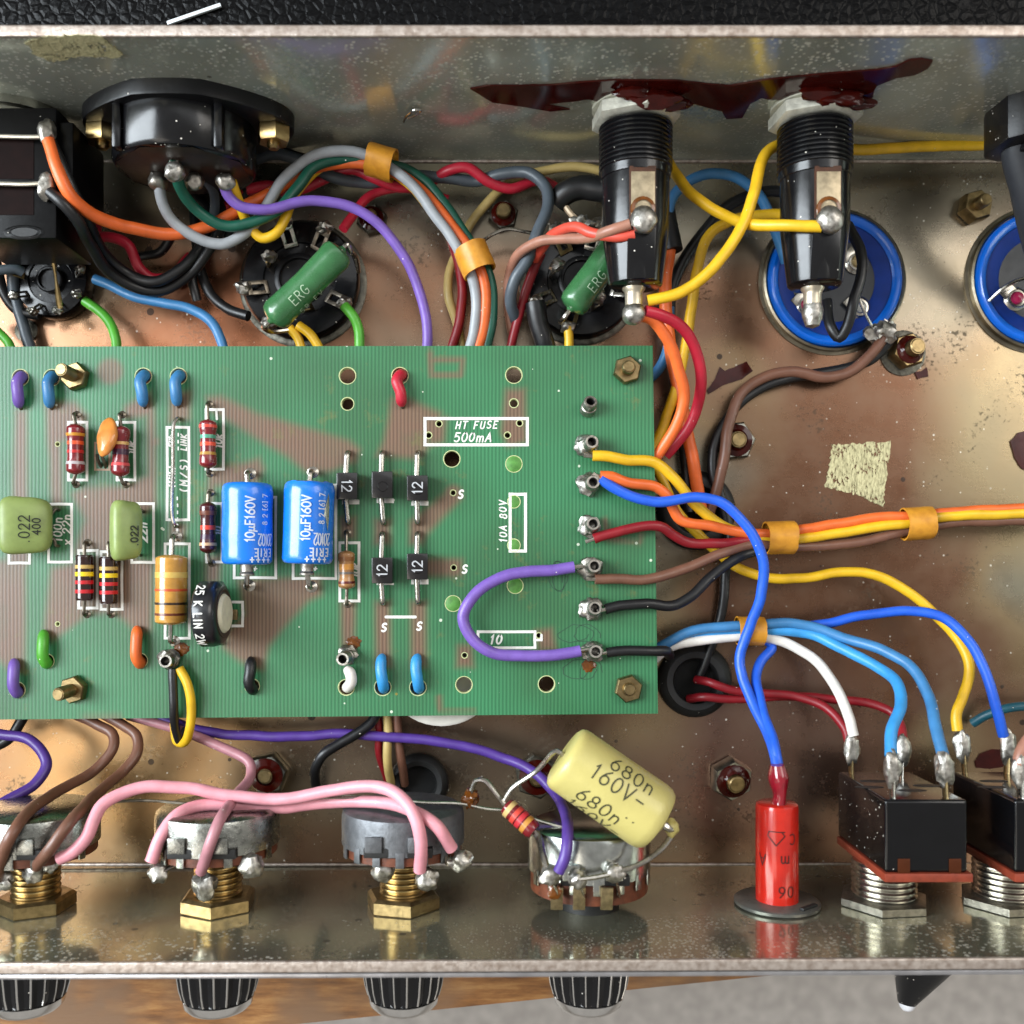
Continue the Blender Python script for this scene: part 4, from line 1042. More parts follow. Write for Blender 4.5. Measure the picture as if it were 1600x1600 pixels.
can('blue can capacitor cut by the right edge of the view', 1622, 438, 112*1.07*.93, [(-42, 33, 'A01848'), (40, 20, 'A9A9A4')], 2)

def valve_socket(label, px, py, r, nl, seed, a0=0.0, boss=.42, small=False):
    o = P(px, py, ZF); t = Thing('valve_socket', label, 'valve socket', o, None)
    if not small:
        mb = MB(); lathe(mb, [(0, 0), (r*1.10, 0), (r*1.10, 3), (r*1.06, 5), (r*1.0, 5), (0, 5)], o, UP, 48); t.part('mounting_ring', mb, STEEL_OLD)
    mb = MB(); lathe(mb, [(r, 4), (r, 26), (r*.96, 31), (r*.62, 33), (r*.60, 30), (0, 30)], o, UP, 40); body = t.part('body', mb, BLACKP)
    mb = MB(); lathe(mb, [(r*boss, 29), (r*boss, 38), (r*boss*.9, 40), (r*boss*.80, 40), (r*boss*.76, 34), (0, 34)], o, UP, 32); t.part('centre_boss', mb, BLACKM, body)
    for i in range(nl):
        a = a0 + 2*math.pi*i/nl; d = Vector((math.cos(a), math.sin(a), 0)); p = o + d*(r*(.72 if small else .56)) + Vector((0, 0, 33))
        u_ = Vector((-d.y, d.x, 0)); tilt = ((d*.6 + Vector((0, 0, .8))) if small else (d*(.9 if i % 3 else -.1) + Vector((0, 0, .55)))).normalized(); nn = tilt.cross(u_)
        Ls = 30 if small else 46; ws = 11 if small else 23
        mb = MB()
        box(mb, p + tilt*Ls*.30 + u_*ws*.36, (ws*.28, 3, Ls*.62), (u_, nn, tilt), bevel=.8)
        box(mb, p + tilt*Ls*.30 - u_*ws*.36, (ws*.28, 3, Ls*.62), (u_, nn, tilt), bevel=.8)
        box(mb, p + tilt*Ls*.72, (ws, 3.2, Ls*.26), (u_, nn, tilt), bevel=.8)
        box(mb, p + tilt*Ls*.05, (ws, 3.2, Ls*.14), (u_, nn, tilt), bevel=.8)
        lug = t.part('lug', mb, [NICKEL, BRASS_OLD, TIN_DARK][(i + seed) % 3])
        mb = MB(); blob(mb, p + tilt*Ls*.9, 7.5 if small else 11, (1.1, .9, 1.2), .5, i + seed*7, 3, 1.5); t.part('solder', mb, SOLDER if (i+seed) % 3 else SOLDER_DULL, lug)
    return t
valve_socket('valve socket on the left carrying a green ERG resistor', 474, 444, 97, 8, 1, .25)
valve_socket('valve socket behind the left fuse holder', 906, 446, 92, 8, 2, .5)
valve_socket('small valve socket at the left edge with a bare wire across it', 92, 446, 60, 9, 3, .2, .36, True)
mb = MB(); tube(mb, [P(84, 382, 20), P(83, 400, 6), P(86, 425, 0), P(90, 455, -6), P(94, 482, -12)], lambda f: 3.4 + 1.4*math.sin(f*9), 8, step=3)
solo('earth_wire', 'bare twisted earth wire across the small valve socket', 'wire', mb, BRASS)
# green ERG wirewound resistors
ERGM = mat('green_vitreous', '376C40', .28, 0, .18, 30, .12, 14, coat=.35)
def erg(label, a, b2, r, z, sd):
    A, B = P(*a, z[0]), P(*b2, z[1]); w = (B - A).normalized(); L = (B-A).length
    t = Thing('green_resistor', label, 'resistor', (A+B)/2 - Vector((0, 0, r)), 'green wirewound resistors on the valve sockets')
    mb = MB(); lathe(mb, [(0, -6), (4, -6), (7, -2), (r*.62, 0), (r*.88, 4), (r, 12), (r*.97, 26), (r*.95, L*.5), (r*.97, L-26), (r, L-12), (r*.88, L-4), (r*.62, L), (7, L+2), (4, L+6), (0, L+6)], A, w, 30)
    for q in mb.v: q += Vector((noise.noise(q*.03), noise.noise(q*.03 + Vector((5,0,0))), noise.noise(q*.03+Vector((9,0,0))))) * 2.0
    body = t.part('body', mb, ERGM)
    mb = MB(); f = cyl_map_axis(A + w*L*.38, w, Vector((.30, -.32, 1)), r); lettering(mb, 'ERG', 14, 1.3, f, 0, .26, rise=2.0)
    f = cyl_map_axis(A + w*L*.42, w, Vector((.9, -1, .35)), r); lettering(mb, '5R EV', 10, .9, f, 0, .45, rise=2.0); t.part('lettering', mb, mat('pale_green_print', 'A9BFA2', .6))
    return t, A, B, w, L
t, A, B, w, L = erg('green ERG resistor lying across the left valve socket', (425, 499), (534, 391), 25, (10, 22), 1)
mb = MB(); tube(mb, [A, A - w*14, P(412, 512, -5), P(424, 518, -30), P(455, 515, -50)], 4, 8, step=3); t.part('lead', mb, TIN); mb = MB(); tube(mb, [B, B + w*12, P(548, 392, 15), P(556, 402, -5), P(560, 425, -40)], 4, 8, step=3); t.part('lead', mb, TIN)
t, A, B, w, L = erg('green ERG resistor partly hidden under the left fuse holder', (892, 482), (974, 368), 25, (0, 10), 2)
mb = MB(); tube(mb, [A, A - w*16, P(876, 502, -20), P(880, 505, -55)], 4, 8, step=3); t.part('lead', mb, TIN); mb = MB(); tube(mb, [B, B + w*12, P(990, 355, -20), P(980, 365, -60)], 4, 8, step=3); t.part('lead', mb, TIN)
# grommets
def grommet(label, px, py, r):
    o = P(px, py, ZF); mb = MB()
    lathe(mb, [(r*.55, -4), (r*.55, 12), (r*.62, 18), (r*.78, 20), (r*.94, 15), (r, 8), (r*.98, 0)], o, UP, 40)
    t = Thing('grommet', label, 'grommet', o, 'black rubber grommets in the floor'); t.part('ring', mb, RUBBER)
    mb = MB(); lathe(mb, [(0, 1), (r*.56, 1)], o, UP, 32); t.part('bore', mb, mat('bore_black', '050505', .9))
grommet('rubber grommet with two dark red wires right of the board corner', 1084, 1062, 62)
grommet('rubber grommet half hidden under the yellow and orange wires', 1086, 798, 66)
grommet('rubber grommet behind the third potentiometer', 655, 1222, 50)
# nuts on the chassis floor
stud(1517, 328, ZF, 6, -4, 'brass nut and bolt on the floor between the two blue cans', r=27, h=24, sr=11, sh=20, wash=None)
stud(1410, 552, ZF, 7, -3, 'lacquered brass bolt beside the soldered clamp of the blue can', r=30, h=22, sr=14, sh=24, wash=38, lac=True)
stud(1146, 690, ZF, 2, 0, 'lacquered nut and bolt right of the black and brown wires', r=34, h=18, sr=14, sh=14, nmat=ZINC, lac=True, a0=.1)
stud(1138, 1212, ZF, 6, 9, 'nut and bolt on the floor left of the red lamp', r=36, h=26, sr=15, sh=16, nmat=ZINC, lac=True, a0=.5)
stud(421, 1206, ZF, -3, 3, 'lacquered nut behind the second potentiometer', r=36, h=22, sr=13, sh=8, nmat=ZINC, lac=True, a0=.2)
stud(838, 1210, ZF, 2, 4, 'dark nut half hidden by the cream capacitor', r=38, h=18, sr=14, sh=10, nmat=STEEL_OLD, lac=True, a0=.7)
stud(786, 340, ZF, 1, -2, 'lacquered bolt on the floor between the two large valve sockets', r=26, h=16, sr=12, sh=20, nmat=STEEL_OLD, lac=True)
stud(582, 346, ZF, -2, -3, 'dark bolt right of the left valve socket under the violet wire', r=26, h=14, sr=11, sh=16, nmat=STEEL_OLD, lac=True)
mb = MB(); lathe(mb, [(0, 0), (19, 0), (19, 3), (12, 5), (0, 5)], P(42, 517, ZF), UP, 24); solo('rivet', 'dull round rivet on the floor at the left edge', 'rivet', mb, STEEL_OLD)

# ================================================================ front wall controls
def pot(label, px, kind, lugs, sd):
    zc = 85; s = (C - zc)/C; X = (px - NX)*s + NX - 800; yf = YF(X); o = Vector((X, yf, zc)); w = Vector((0, 1, 0))
    t = Thing('potentiometer', label, 'potentiometer', o, 'potentiometers along the front wall')
    yo = 0 if kind != 'flush' else -40; dp = 150 if kind != 'flush' else 163
    CANM = {'zinc': mat('pot_zinc', 'A6A8A2', .28, 1, .4, 14, .35, 6), 'grey': mat('pot_grey', '6F7174', .5, .8, .25, 12, .3, 3), 'flush': mat('pot_bright', 'C4C8C4', .22, 1, .25, 20, .1, 10)}[kind]
    if kind != 'flush':
        mb = MB(); nut(mb, o, w, 56, 22, a0=.2 + sd*.2, hole=34); t.part('nut', mb, BRASS_OLD)
        mb = MB(); thread(mb, o + w*20, w, 35, 74, 8, 3, 32); t.part('bushing', mb, BRASS)
    else:
        mb = MB(); lathe(mb, [(0, 0), (44, 0), (44, 30), (0, 30)], o, w, 32); t.part('seat', mb, RUBBER)
    mb = MB(); lathe(mb, [(0, 84 if yo == 0 else 68), (86, 84 if yo == 0 else 68), (86, 96), (0, 96)], o + w*yo, w, 40); t.part('wafer', mb, PHENOL)
    mb = MB(); lathe(mb, [(78, 98), (90, 98), (90, dp-12), (88, dp-4), (82, dp), (0, dp)], o + w*yo, w, 48)
    cn = t.part('can', mb, CANM)
    # notch behind the lugs: folded tabs and dark gap
    mb = MB(); box(mb, o + Vector((0, 104 + yo, 80)), (96, 14, 18), bevel=2); t.part('lug_gap', mb, RUBBER)
    for dx in (-34, 26):
        mb = MB(); box(mb, o + Vector((dx, 116 + yo, 90)), (24, 22, 5), bevel=1.5); t.part('folded_tab', mb, CANM, cn)
    for i in range(7):
        a = .4 + i*.38; d = Vector((math.cos(a), 0, math.sin(a)))
        mb = MB(); box(mb, o + d*89 + Vector((0, 94 + yo, 0)), (12, 22, 3), (Vector((-d.z, 0, d.x)), Vector((0, 1, 0)), d), bevel=1); t.part('crimp_tab', mb, CANM, cn)
    for i, (a_, b_, zt, br) in enumerate(lugs):
        p1 = P(*b_, zt); p0 = o + Vector(((a_ - px)*.95, 90 + yo, 66)); d = (p1 - p0)
        mb = MB(); tube(mb, [p0, p0 + Vector((0, -4, d.z*.6)), p1], lambda f: 7, 8, sx=.35, step=4); lg = t.part('lug', mb, NICKEL)
        mb = MB(); blob(mb, p1, br, (1, 1, .8), .35, sd*5 + i, 3, 1.4); t.part('solder', mb, SOLDER, lg)
    mb = MB(); tube(mb, [o - w*22, o - w*40], 24, 16, smooth=False); t.part('shaft', mb, BRASS)
    return t, o
pot('first potentiometer with a brass nut at the left edge', 56, 'zinc', [(52, (52, 1362), 148, 15), (8, (6, 1376), 140, 15), (95, (78, 1352), 146, 11)], 1)
pot('second potentiometer with two pink wires on its lugs', 341, 'zinc', [(300, (248, 1364), 150, 15), (330, (320, 1384), 150, 18), (378, (392, 1352), 150, 17)], 2)
pot('third potentiometer with a matt grey can', 630, 'grey', [(596, (600, 1360), 146, 16), (655, (668, 1374), 150, 16), (700, (722, 1345), 146, 16)], 3)
t4, o4 = pot('fourth potentiometer mounted flush below the cream capacitor', 920, 'flush', [(868, (860, 1368), 186, 15), (905, (903, 1374), 186, 13), (955, (961, 1364), 186, 13)], 4)
for px in (870, 905, 948):
    mb = MB(); p = P(px, 1404, 176); box(mb, p, (17, 34, 4), (Vector((1, 0, 0)), Vector((0, .97, .24)), Vector((0, -.24, .97))), bevel=1)
    t4.part('lug_base', mb, mat('stained_lug', 'B9A680', .35, .9, .4, 9, .2, 8))
mb = MB(); blob(mb, P(867, 1394, 180), 9, (1, 1.1, .4), .4, 3); t4.part('flux', mb, FLUX)
# knobs outside the front wall
def knob(label, px):
    zc = 85; s = (C - zc)/C; X = (px - NX)*s + NX - 800; o = Vector((X, YF(X) - 24, zc)); w = Vector((0, -1, 0))
    t = Thing('control_knob', label, 'knob', o, 'fluted black knobs below the front wall')
    mb = MB(); prof = [(0, 4), (64, 4), (64, 20), (62, 55), (57, 88), (52, 104), (0, 104)]
    n = 60; vs = []; fs = []
    for r_, h_ in prof[1:-1]:
        for i in range(n):
            a = 2*math.pi*i/n; rr = r_ * (1 if i % 3 else .955)
            vs.append(o + w*h_ + Vector((rr*math.cos(a), 0, rr*math.sin(a))))
    for j in range(len(prof) - 3):
        for i in range(n): fs.append([j*n+i, j*n+(i+1) % n, (j+1)*n+(i+1) % n, (j+1)*n+i])
    fs.append(list(range(n))[::-1]); fs.append([(len(prof)-3)*n+i for i in range(n)])
    mb.add(vs, fs); t.part('grip', mb, BLACKP, angle=12)
    mb = MB()
    for i in range(0, n, 3):
        a = 2*math.pi*(i+1.5)/n; d = Vector((math.cos(a), 0, math.sin(a)))
        tube(mb, [o + w*8 + d*63.6, o + w*55 + d*61.6, o + w*88 + d*56.6, o + w*103 + d*52.2], 1.5, 5, smooth=False)
    t.part('flute_edge', mb, CHROME, kind='stuff')
    mb = MB(); lathe(mb, [(0, 104), (49, 104), (52, 106), (50, 116), (44, 122), (0, 123)], o, w, 48); t.part('end_cap', mb, CHROME)
knob('fluted knob with chrome cap at the left edge', 45)
knob('second fluted knob from the left, below the second potentiometer', 341)
knob('fluted knob below the grey potentiometer', 631)
knob('rightmost fluted knob, below the flush potentiometer', 919)
# switches
SWB = mat('switch_black', '0B0B0D', .16, 0, .15, 30, .05, 10, coat=.15, dust=.10, spec=.3)
SWR = mat('red_brown_paxolin', '8A3A26', .42, 0, .25, 16, .15, 6)
def switch(label, dx, lugs, sd):
    t = Thing('switch', label, 'switch', P(1405 + dx, 1400, 85), 'black box switches on the front wall')
    xa, xb = P(1383 + dx, 1250, 178), P(1512 + dx, 1250, 178); y0, y1 = xa.y, P(1400, 1364, 178).y; zt, zb = 178, -8
    mb = MB(); box(mb, Vector(((xa.x+xb.x)/2, (y0+y1)/2, (zt+zb)/2)), (xb.x-xa.x, y0-y1, zt-zb), bevel=5, segs=3); cs = t.part('case', mb, SWB)
    mb = MB(); box(mb, Vector(((xa.x+xb.x)/2 + 2, y1 - 6, (zt+zb)/2 + 2)), (xb.x-xa.x + 8, 12, zt-zb + 4), bevel=2); t.part('base_plate', mb, SWR)
    for q in (1412, 1492):
        c = P(q + dx, 1355, 178); mb = MB(); box(mb, c + Vector((0, 2, .6)), (17, 20, 1.4), bevel=.6); t.part('notch', mb, mat('notch_copper', '5A2C14', .4, .6), cs)
    zc = 85; X = (xa.x+xb.x)/2 - 22; o = Vector((X, YF(X), zc)); w = Vector((0, 1, 0))
    mb = MB(); nut(mb, o, w, 66, 14, a0=.12, hole=46); t.part('nut', mb, mat('nut_grey', '8A867C', .4, 1, .35, 9, .4, 3))
    mb = MB(); thread(mb, o + w*13, w, 46, -o.y + y1 - 23, 8, 2.6, 36); t.part('bushing', mb, NICKEL)
    for q, z_ in ((1365, 60), (1400, 120), (1440, 90), (1340, 100)):
        xx = xa.x + (q - 1340)*.9 + 8; mb = MB(); lathe(mb, [(0, .5), (11, .5), (11.5, 0)], Vector((xx, y0, z_)), (0, 1, 0), 18, sx=1.9, sy=.7)
        t.part('blank_slot', mb, RUBBER, cs)
    for i, (bx, by, tx, ty, z_) in enumerate(lugs):
        p0, p1 = P(bx + dx, by, z_), P(tx + dx, ty, z_); p0.y = y0 - 2; p0.x = p0.x
        mb = MB(); tube(mb, [p0, p0.lerp(p1, .5), p1], lambda f: 8, 8, sx=.4, step=5); lg = t.part('lug', mb, [BRASS_OLD, NICKEL][i % 2])
        u_, v_, w_ = basis((p1-p0)); mb = MB(); blob(mb, p0.lerp(p1, .74), 13, (.95, .8, 2.0), .3, sd*4+i, 3, 1.6, (u_, v_, w_)); t.part('solder', mb, SOLDER, lg)
switch('left black box switch with white and light blue wires', 0, [(1330, 1213, 1330, 1155, 6), (1395, 1250, 1395, 1185, 165), (1478, 1250, 1474, 1185, 165), (1408, 1213, 1410, 1158, 6)], 1)
switch('right black box switch cut off by the right edge', 203, [(1305, 1213, 1299, 1150, 6), (1392, 1250, 1392, 1185, 165), (1370, 1213, 1372, 1150, 6)], 2)
# toggle lever outside
t = Thing('toggle_lever', 'blurred black lever with a white tip outside the front wall at lower right', 'lever', P(1440, 1530, 0))
o = P(1450, 1470, -40); q = P(1416, 1566, -80)
mb = MB(); tube(mb, [o, o.lerp(q, .5), q], lambda f: 60*(1-f) + 14*f, 20); t.part('lever', mb, BLACKM)
mb = MB(); blob(mb, q + Vector((0, 0, 4)), 13, rough=.02); t.part('tip', mb, mat('white_tip', 'E8E8EC', .3))
# red lamp
REDP = mat('red_lamp', 'C6281A', .20, 0, .12, 40, coat=.3, hex2='AE1E16')
zc = 85; s = (C - zc)/C; X = (1214 - NX)*s + NX - 800; o = Vector((X, YF(X), zc)); w = Vector((0, 1, 0))
t = Thing('indicator_lamp', 'red cylindrical indicator lamp body on the front wall', 'lamp', o)
mb = MB(); lathe(mb, [(0, 2), (62, 2), (62, 6), (59, 8), (0, 8)], o, w, 40); t.part('spring_washer', mb, mat('clear_grey_washer', '6E6E68', .3, .5, .2, 16, .1, 8))
mb = MB(); lathe(mb, [(0, 8), (31, 8), (31, 144), (30, 149), (26, 151), (0, 151)], o, w, 36); body = t.part('barrel', mb, REDP)
mb = MB(); f = cyl_map_round(o + w*112, -w, UP, 31.2); lettering(mb, 'C   ', 15, 1.8, cyl_map_round(o + w*104, -w, UP, 31.2), 0, .3, rise=.5); lettering(mb, '1 m A', 16, 1.8, cyl_map_round(o + w*72, -w, UP, 31.2), 0, .5, rise=.5); lettering(mb, '06 ', 15, 1.8, cyl_map_round(o + w*28, -w, UP, 31.2), 0, .3, rise=.5)
pl = [(-12, 10), (10, 10), (12, 4), (0, -10), (-12, 4), (-8, 10)]; g_ = cyl_map_round(o + w*105, -w, UP, 31.2); strokes(mb, [[(x + 10, -y) for x, y in pl]], 1.4, g_, .9)
t.part('lettering', mb, mat('dark_red_print', '4A100C', .5), body)
mb = MB(); tube(mb, [o + w*146 + Vector((0, 0, 8)), o + w*166 + Vector((1, 0, 10)), o + w*184 + Vector((0, 0, 8)), o + w*208 + Vector((-2, 0, 8))], lambda f: 15 - 3.5*math.sin(f*7), 14, sx=.8); t.part('heat_shrink', mb, mat('red_shrink', '8E1626', .15, 0, .25, 16, .1, 10, coat=.5))
mb = MB(); box(mb, o + Vector((34, 10, 40)), (34, 4, 7), (Vector((.8, 0, -.6)), Vector((0, 1, 0)), Vector((.6, 0, .8))), bevel=1); t.part('washer_tab', mb, RUBBER)
lamp_top = o + w*232 + Vector((-4, 0, 6))
# cream axial capacitor above the fourth potentiometer
CRM = mat('cream_yellow_wrap', 'C3B66E', .36, 0, .10, 50, .22, 4, coat=.1)
z1, z2 = 178, 186
A, B = P(880, 1180, z1), P(1027, 1282, z2); w = (B-A).normalized(); L = (B-A).length; r = 48
t = Thing('axial_capacitor', 'large cream yellow capacitor marked 680n 160V over the flush potentiometer', 'capacitor', (A+B)/2 - Vector((0, 0, r)))
mb = MB(); lathe(mb, [(0, 0), (r*.80, 0), (r*.93, 3), (r*.985, 8), (r, 14), (r, L*.5), (r*1.01, L-16), (r*.98, L-6), (r*.9, L), (r*.55, L+3), (14, L+9), (0, L+10)], A, w, 48); body = t.part('body', mb, CRM)
mb = MB(); side = w.cross(Vector((0, 0, 1)))
if side.y > 0: side = -side
INK2 = mat('grey_black_print', '3A3A22', .6)
for txt, off, ang in (('680n', .56, -.80), ('160V-', .50, -.28), ('..', .74, .12), ('680n', .46, .52), ('160V-', .50, 1.10)):
    mid = Vector((0, 0, 1))*math.cos(ang) + side*math.sin(ang)
    lettering(mb, txt, 21, 2.2, cyl_map_axis(A + w*L*off, w, mid, r), .06, .26, rise=.5)
t.part('lettering', mb, INK2, body)
mb = MB(); tube(mb, [A + w*2, A - w*10, P(838, 1205, 150), P(800, 1232, 140), P(788, 1250, 136)], 3.6, 8, step=4); t.part('lead', mb, TIN); mb = MB(); tube(mb, [B + w*8, B + w*20, P(1052, 1298, 178), P(1035, 1325, 184), P(1000, 1350, 188), P(965, 1362, 190)], lambda f: 5.5 - 1.8*min(1, f*2), 8, step=4); t.part('lead', mb, TIN)
mb = MB(); blob(mb, P(1049, 1293, 180), 10, (1, 1.3, .9), .3, 2); t.part('wax_drip', mb, CRM)
mb = MB(); tube(mb, [P(961, 1364, 192), P(935, 1370, 193), P(905, 1374, 192)], 3.6, 8); t.part('link_wire', mb, TIN)
# small maroon resistor hung in mid-air
A, B = P(790, 1258, 120), P(836, 1300, 138); w = (B-A).normalized(); L = (B-A).length; r = 14
t = Thing('hanging_resistor', 'maroon banded resistor hung on its leads left of the cream capacitor', 'resistor', (A+B)/2 - Vector((0, 0, r)))
mb = MB(); lathe(mb, [(0, 0), (r*.8, 1), (r, 6), (r*.95, 14), (r*.86, L*.5), (r*.95, L-14), (r, L-6), (r*.8, L-1), (0, L)], A, w, 26); body = t.part('body', mb, MAROON)
for f, c in ((.16, 'D9B878'), (.38, 'D8483A'), (.55, 'C8303A'), (.72, 'C98A3A')):
    mb = MB(); lathe(mb, [(r*.86, f*L-4), (r*1.0, f*L-3.5), (r*1.0, f*L+3.5), (r*.86, f*L+4)], A, w, 26); t.part('colour_band', mb, band_mat(c), body)
mb = MB(); tube(mb, [A + w*2, P(775, 1240, 118), P(758, 1220, 112), P(744, 1220, 105), P(735, 1240, 98)], 3.8, 8, step=4); t.part('lead', mb, TIN); mb = MB(); tube(mb, [B - w*2, P(842, 1308, 145), P(850, 1340, 176), P(857, 1364, 190)], 5, 8, step=4); t.part('lead', mb, TIN)
mb = MB(); blob(mb, P(735, 1248, 96), 12, (.9, 1.2, .8), .6, 4, 3, 2); t.part('solder', mb, FLUX)
# ================================================================ wires
WC = dict(yellow='EDBB22', orange='EE6E30', red='C2243A', dkred='8C1822', blue='2460DA', ltblue='3A97D8', steel='3F7FB4', violet='7A5CB2', dviolet='55398F',
          green='56AE36', dkgreen='0C5240', grey='A0A4A8', dkgrey='4E575F', black='161618', brown='76503F', ltbrown='A5735F', pink='F0A3AE', mauve='B98088', white='EDE7DE', cream='C2A96A', teal='1F5A6A', salmon='D6503E')
def wmat(c): return mat('pvc_' + c, WC[c], .40, 0, .16, 26, .12, 14, dust=.03, k=.93, rvar=.2)
def wire(c, label, pts, r=8.6, name='wire', group=None, bare=None, flat=None):
    rnd = random.Random(sum(map(ord, label)))
    q = [P(*p) for p in pts]
    for i in range(1, len(q)-1): q[i] += Vector((rnd.uniform(-1, 1), rnd.uniform(-1, 1), rnd.uniform(-1, 1)))
    q2 = crom(q, 5); sd_ = Vector((rnd.uniform(0, 50), 0, 0)); n_ = len(q2)
    for i, p in enumerate(q2):
        e = min(1, i/4, (n_-1-i)/4); p += e * (noise.noise_vector(p*.022 + sd_)*1.8 + noise.noise_vector(p*.08 + sd_)*.25)
    ph = rnd.uniform(0, 9); r *= .94
    mb = MB(); tube(mb, q2, lambda f: r*(1 + 0.025*noise.noise(Vector((f*n_*.22, ph, 0)))), 14, smooth=False)
    if bare is None: return solo('insulated_wire', label, 'wire', mb, wmat(c), group)
    t = Thing('insulated_wire', label, 'wire', q[0], group); t.part('insulation', mb, wmat(c))
    for e in bare:
        a, b2 = (q[0], q[1]) if e == 0 else (q[-1], q[-2]); d = (a - b2).normalized()
        mb = MB(); tube(mb, [a - d*4, a + d*7, a + d*14], r*.42, 8); t.part('bare_end', mb, TIN)
F = ZF + 10      # wires lying on the floor
# --- rear left
wire('orange', 'orange wire from the black block sweeping into the top bundle', [(76,220,140),(90,262,146),(110,303,138),(148,336,104),(210,357,60),(270,366,28),(330,353,12),(390,318,8),(432,296,0),(480,266,-5),(540,255,-8),(600,262,-6),(655,295,-14),(705,352,-20),(738,400,-24),(756,445,-30),(757,500,-36),(744,552,-40)], 10)
wire('grey', 'grey wire from the oval socket rising into the top bundle', [(248,288,70),(254,315,56),(272,345,38),(305,370,24),(350,380,14),(392,356,12),(420,314,14),(452,270,18),(500,240,16),(555,238,10),(605,258,6),(645,290,0),(692,352,-8),(722,400,-14),(742,450,-26),(742,505,-32),(732,552,-36)], 8.8)
wire('dkgreen', 'dark green wire from the oval socket into the top bundle', [(272,246,118),(275,268,100),(285,300,70),(308,330,44),(345,350,30),(392,350,26),(432,330,28),(465,292,20),(492,262,10),(540,248,-2),(600,256,-10),(645,270,-18),(690,312,-24),(738,385,-30),(765,435,-36),(768,495,-40),(758,552,-44)], 9)
wire('violet', 'violet wire arching from the oval socket down to the board', [(350,290,66),(356,306,58),(378,322,48),(415,328,40),(470,316,30),(530,318,22),(580,340,14),(620,385,2),(648,440,-12),(665,495,-22),(668,556,-30)], 8.6)
wire('yellow', 'yellow wire hooked over the left valve socket', [(362,284,64),(372,312,40),(388,348,14),(408,372,6),(432,366,8),(446,338,4),(462,300,-4),(500,262,-12),(545,250,-16),(600,262,-18),(645,292,-20),(690,350,-24),(726,402,-30),(745,450,-44),(748,552,-50)], 8.4)
wire('red', 'red wire loop at the right of the black block', [(104,262,30),(124,258,20),(143,270,5),(152,305,-25),(152,345,-55),(150,372,-70)], 8.6)
wire('red', 'red wire crossing under the black loops near the small socket', [(116,392,-50),(128,378,-40),(150,370,-38),(178,372,-30),(203,384,-28),(216,415,-36),(238,436,-46),(270,430,-60),(298,400,-70)], 9)
wire('black', 'outer black wire loop left of the left valve socket', [(78,300,136),(98,318,138),(120,345,120),(142,382,66),(170,424,10),(212,449,-25),(255,452,-40),(300,425,-40),(332,380,-30),(346,345,-35),(340,310,-50),(318,280,-60)], 9)
wire('black', 'inner black wire loop left of the left valve socket', [(80,222,138),(98,262,140),(118,305,128),(140,350,80),(163,395,20),(195,425,-15),(240,440,-22),(285,420,-28),(318,375,-38),(325,330,-55),(300,300,-70),(285,270,-40)], 9)
wire('black', 'black wire ending at a lug on the left side of the left valve socket', [(300,300,-80),(306,360,-76),(312,415,-72),(330,462,-68),(358,485,-60),(388,494,-50)], 9)
wire('black', 'short black wire arc left of the oval socket cable', [(268,368,-60),(262,380,-66),(246,396,-70),(215,402,-76)], 8)
wire('dkgrey', 'dark slate wire hanging behind the green wire at the oval socket', [(303,262,66),(318,275,40),(334,300,0),(336,340,-40),(338,372,-70)], 8)
wire('steel', 'steel blue wire from the small valve socket to the board', [(148,436,-62),(172,444,-58),(212,465,-52),(255,474,-48),(300,484,-46),(334,508,-44),(352,552,-46)], 8.6)
wire('green', 'green wire from the small valve socket down to the board', [(132,470,-70),(152,482,-66),(172,506,-60),(181,530,-56),(183,556,-54)], 8.4)
wire('green', 'light green wire entering from the left edge to the small socket', [(-40,398,-35),(0,386,-35),(28,382,-38),(52,393,-46)], 8.4)
wire('dkgrey', 'slate wire entering from the left edge to the small socket', [(-40,424,-40),(0,422,-40),(25,421,-46),(36,425,-52)], 8.4)
wire('black', 'black wire curving below the small valve socket at the left edge', [(-20,360,-60),(-4,420,-72),(8,462,-80),(28,486,-84),(62,492,-86)], 9)
wire('green', 'green wire going under the board at the left edge', [(-30,490,-60),(-6,515,-60),(12,535,-60),(22,560,-60)], 8)
wire('green', 'light green wire leaving the left valve socket for the board', [(538,478,-40),(552,494,-36),(560,515,-40),(562,556,-46)], 8.6)
wire('yellow', 'left of two yellow wires under the green ERG resistor', [(452,512,-50),(466,528,-54),(474,558,-56)], 8)
wire('yellow', 'right of two yellow wires under the green ERG resistor', [(466,508,-48),(484,522,-46),(506,556,-50)], 8)
wire('red', 'red wire from the top lug of the left valve socket', [(536,358,-40),(556,330,-55),(580,305,-68),(610,294,-74),(650,296,-78),(700,312,-84)], 8)
wire('red', 'red wire twisted with the slate wire along the rear wall', [(385,296,-40),(420,290,-44),(450,300,-50),(500,282,-58),(548,264,-50),(585,278,-45),(630,292,-62),(670,285,-66),(700,266,-48),(730,262,-44),(765,283,-52),(800,294,-64),(840,282,-70),(866,292,-56),(884,312,-50)], 9)
wire('dkgrey', 'slate wire twisted with the red wire then looping down', [(400,248,-50),(430,240,-46),(470,252,-50),(520,276,-46),(570,286,-64),(630,275,-64),(690,278,-60),(740,284,-66),(785,272,-50),(825,270,-40),(852,290,-28),(856,322,-18),(842,360,-8),(828,400,-4),(806,436,-12),(797,470,-30),(806,500,-60)], 10)
wire('cream', 'aged cream wire crossing behind the orange bundle', [(945,268,-74),(900,262,-76),(850,266,-80),(800,284,-88),(765,312,-90),(735,352,-88),(715,390,-84),(702,430,-76),(702,465,-74),(712,500,-78),(724,552,-84)], 8)
wire('dkred', 'dark red wire twisted with the aged cream wire', [(698,330,-84),(706,372,-82),(718,420,-70),(723,465,-66),(716,510,-70),(702,556,-76)], 8.6)
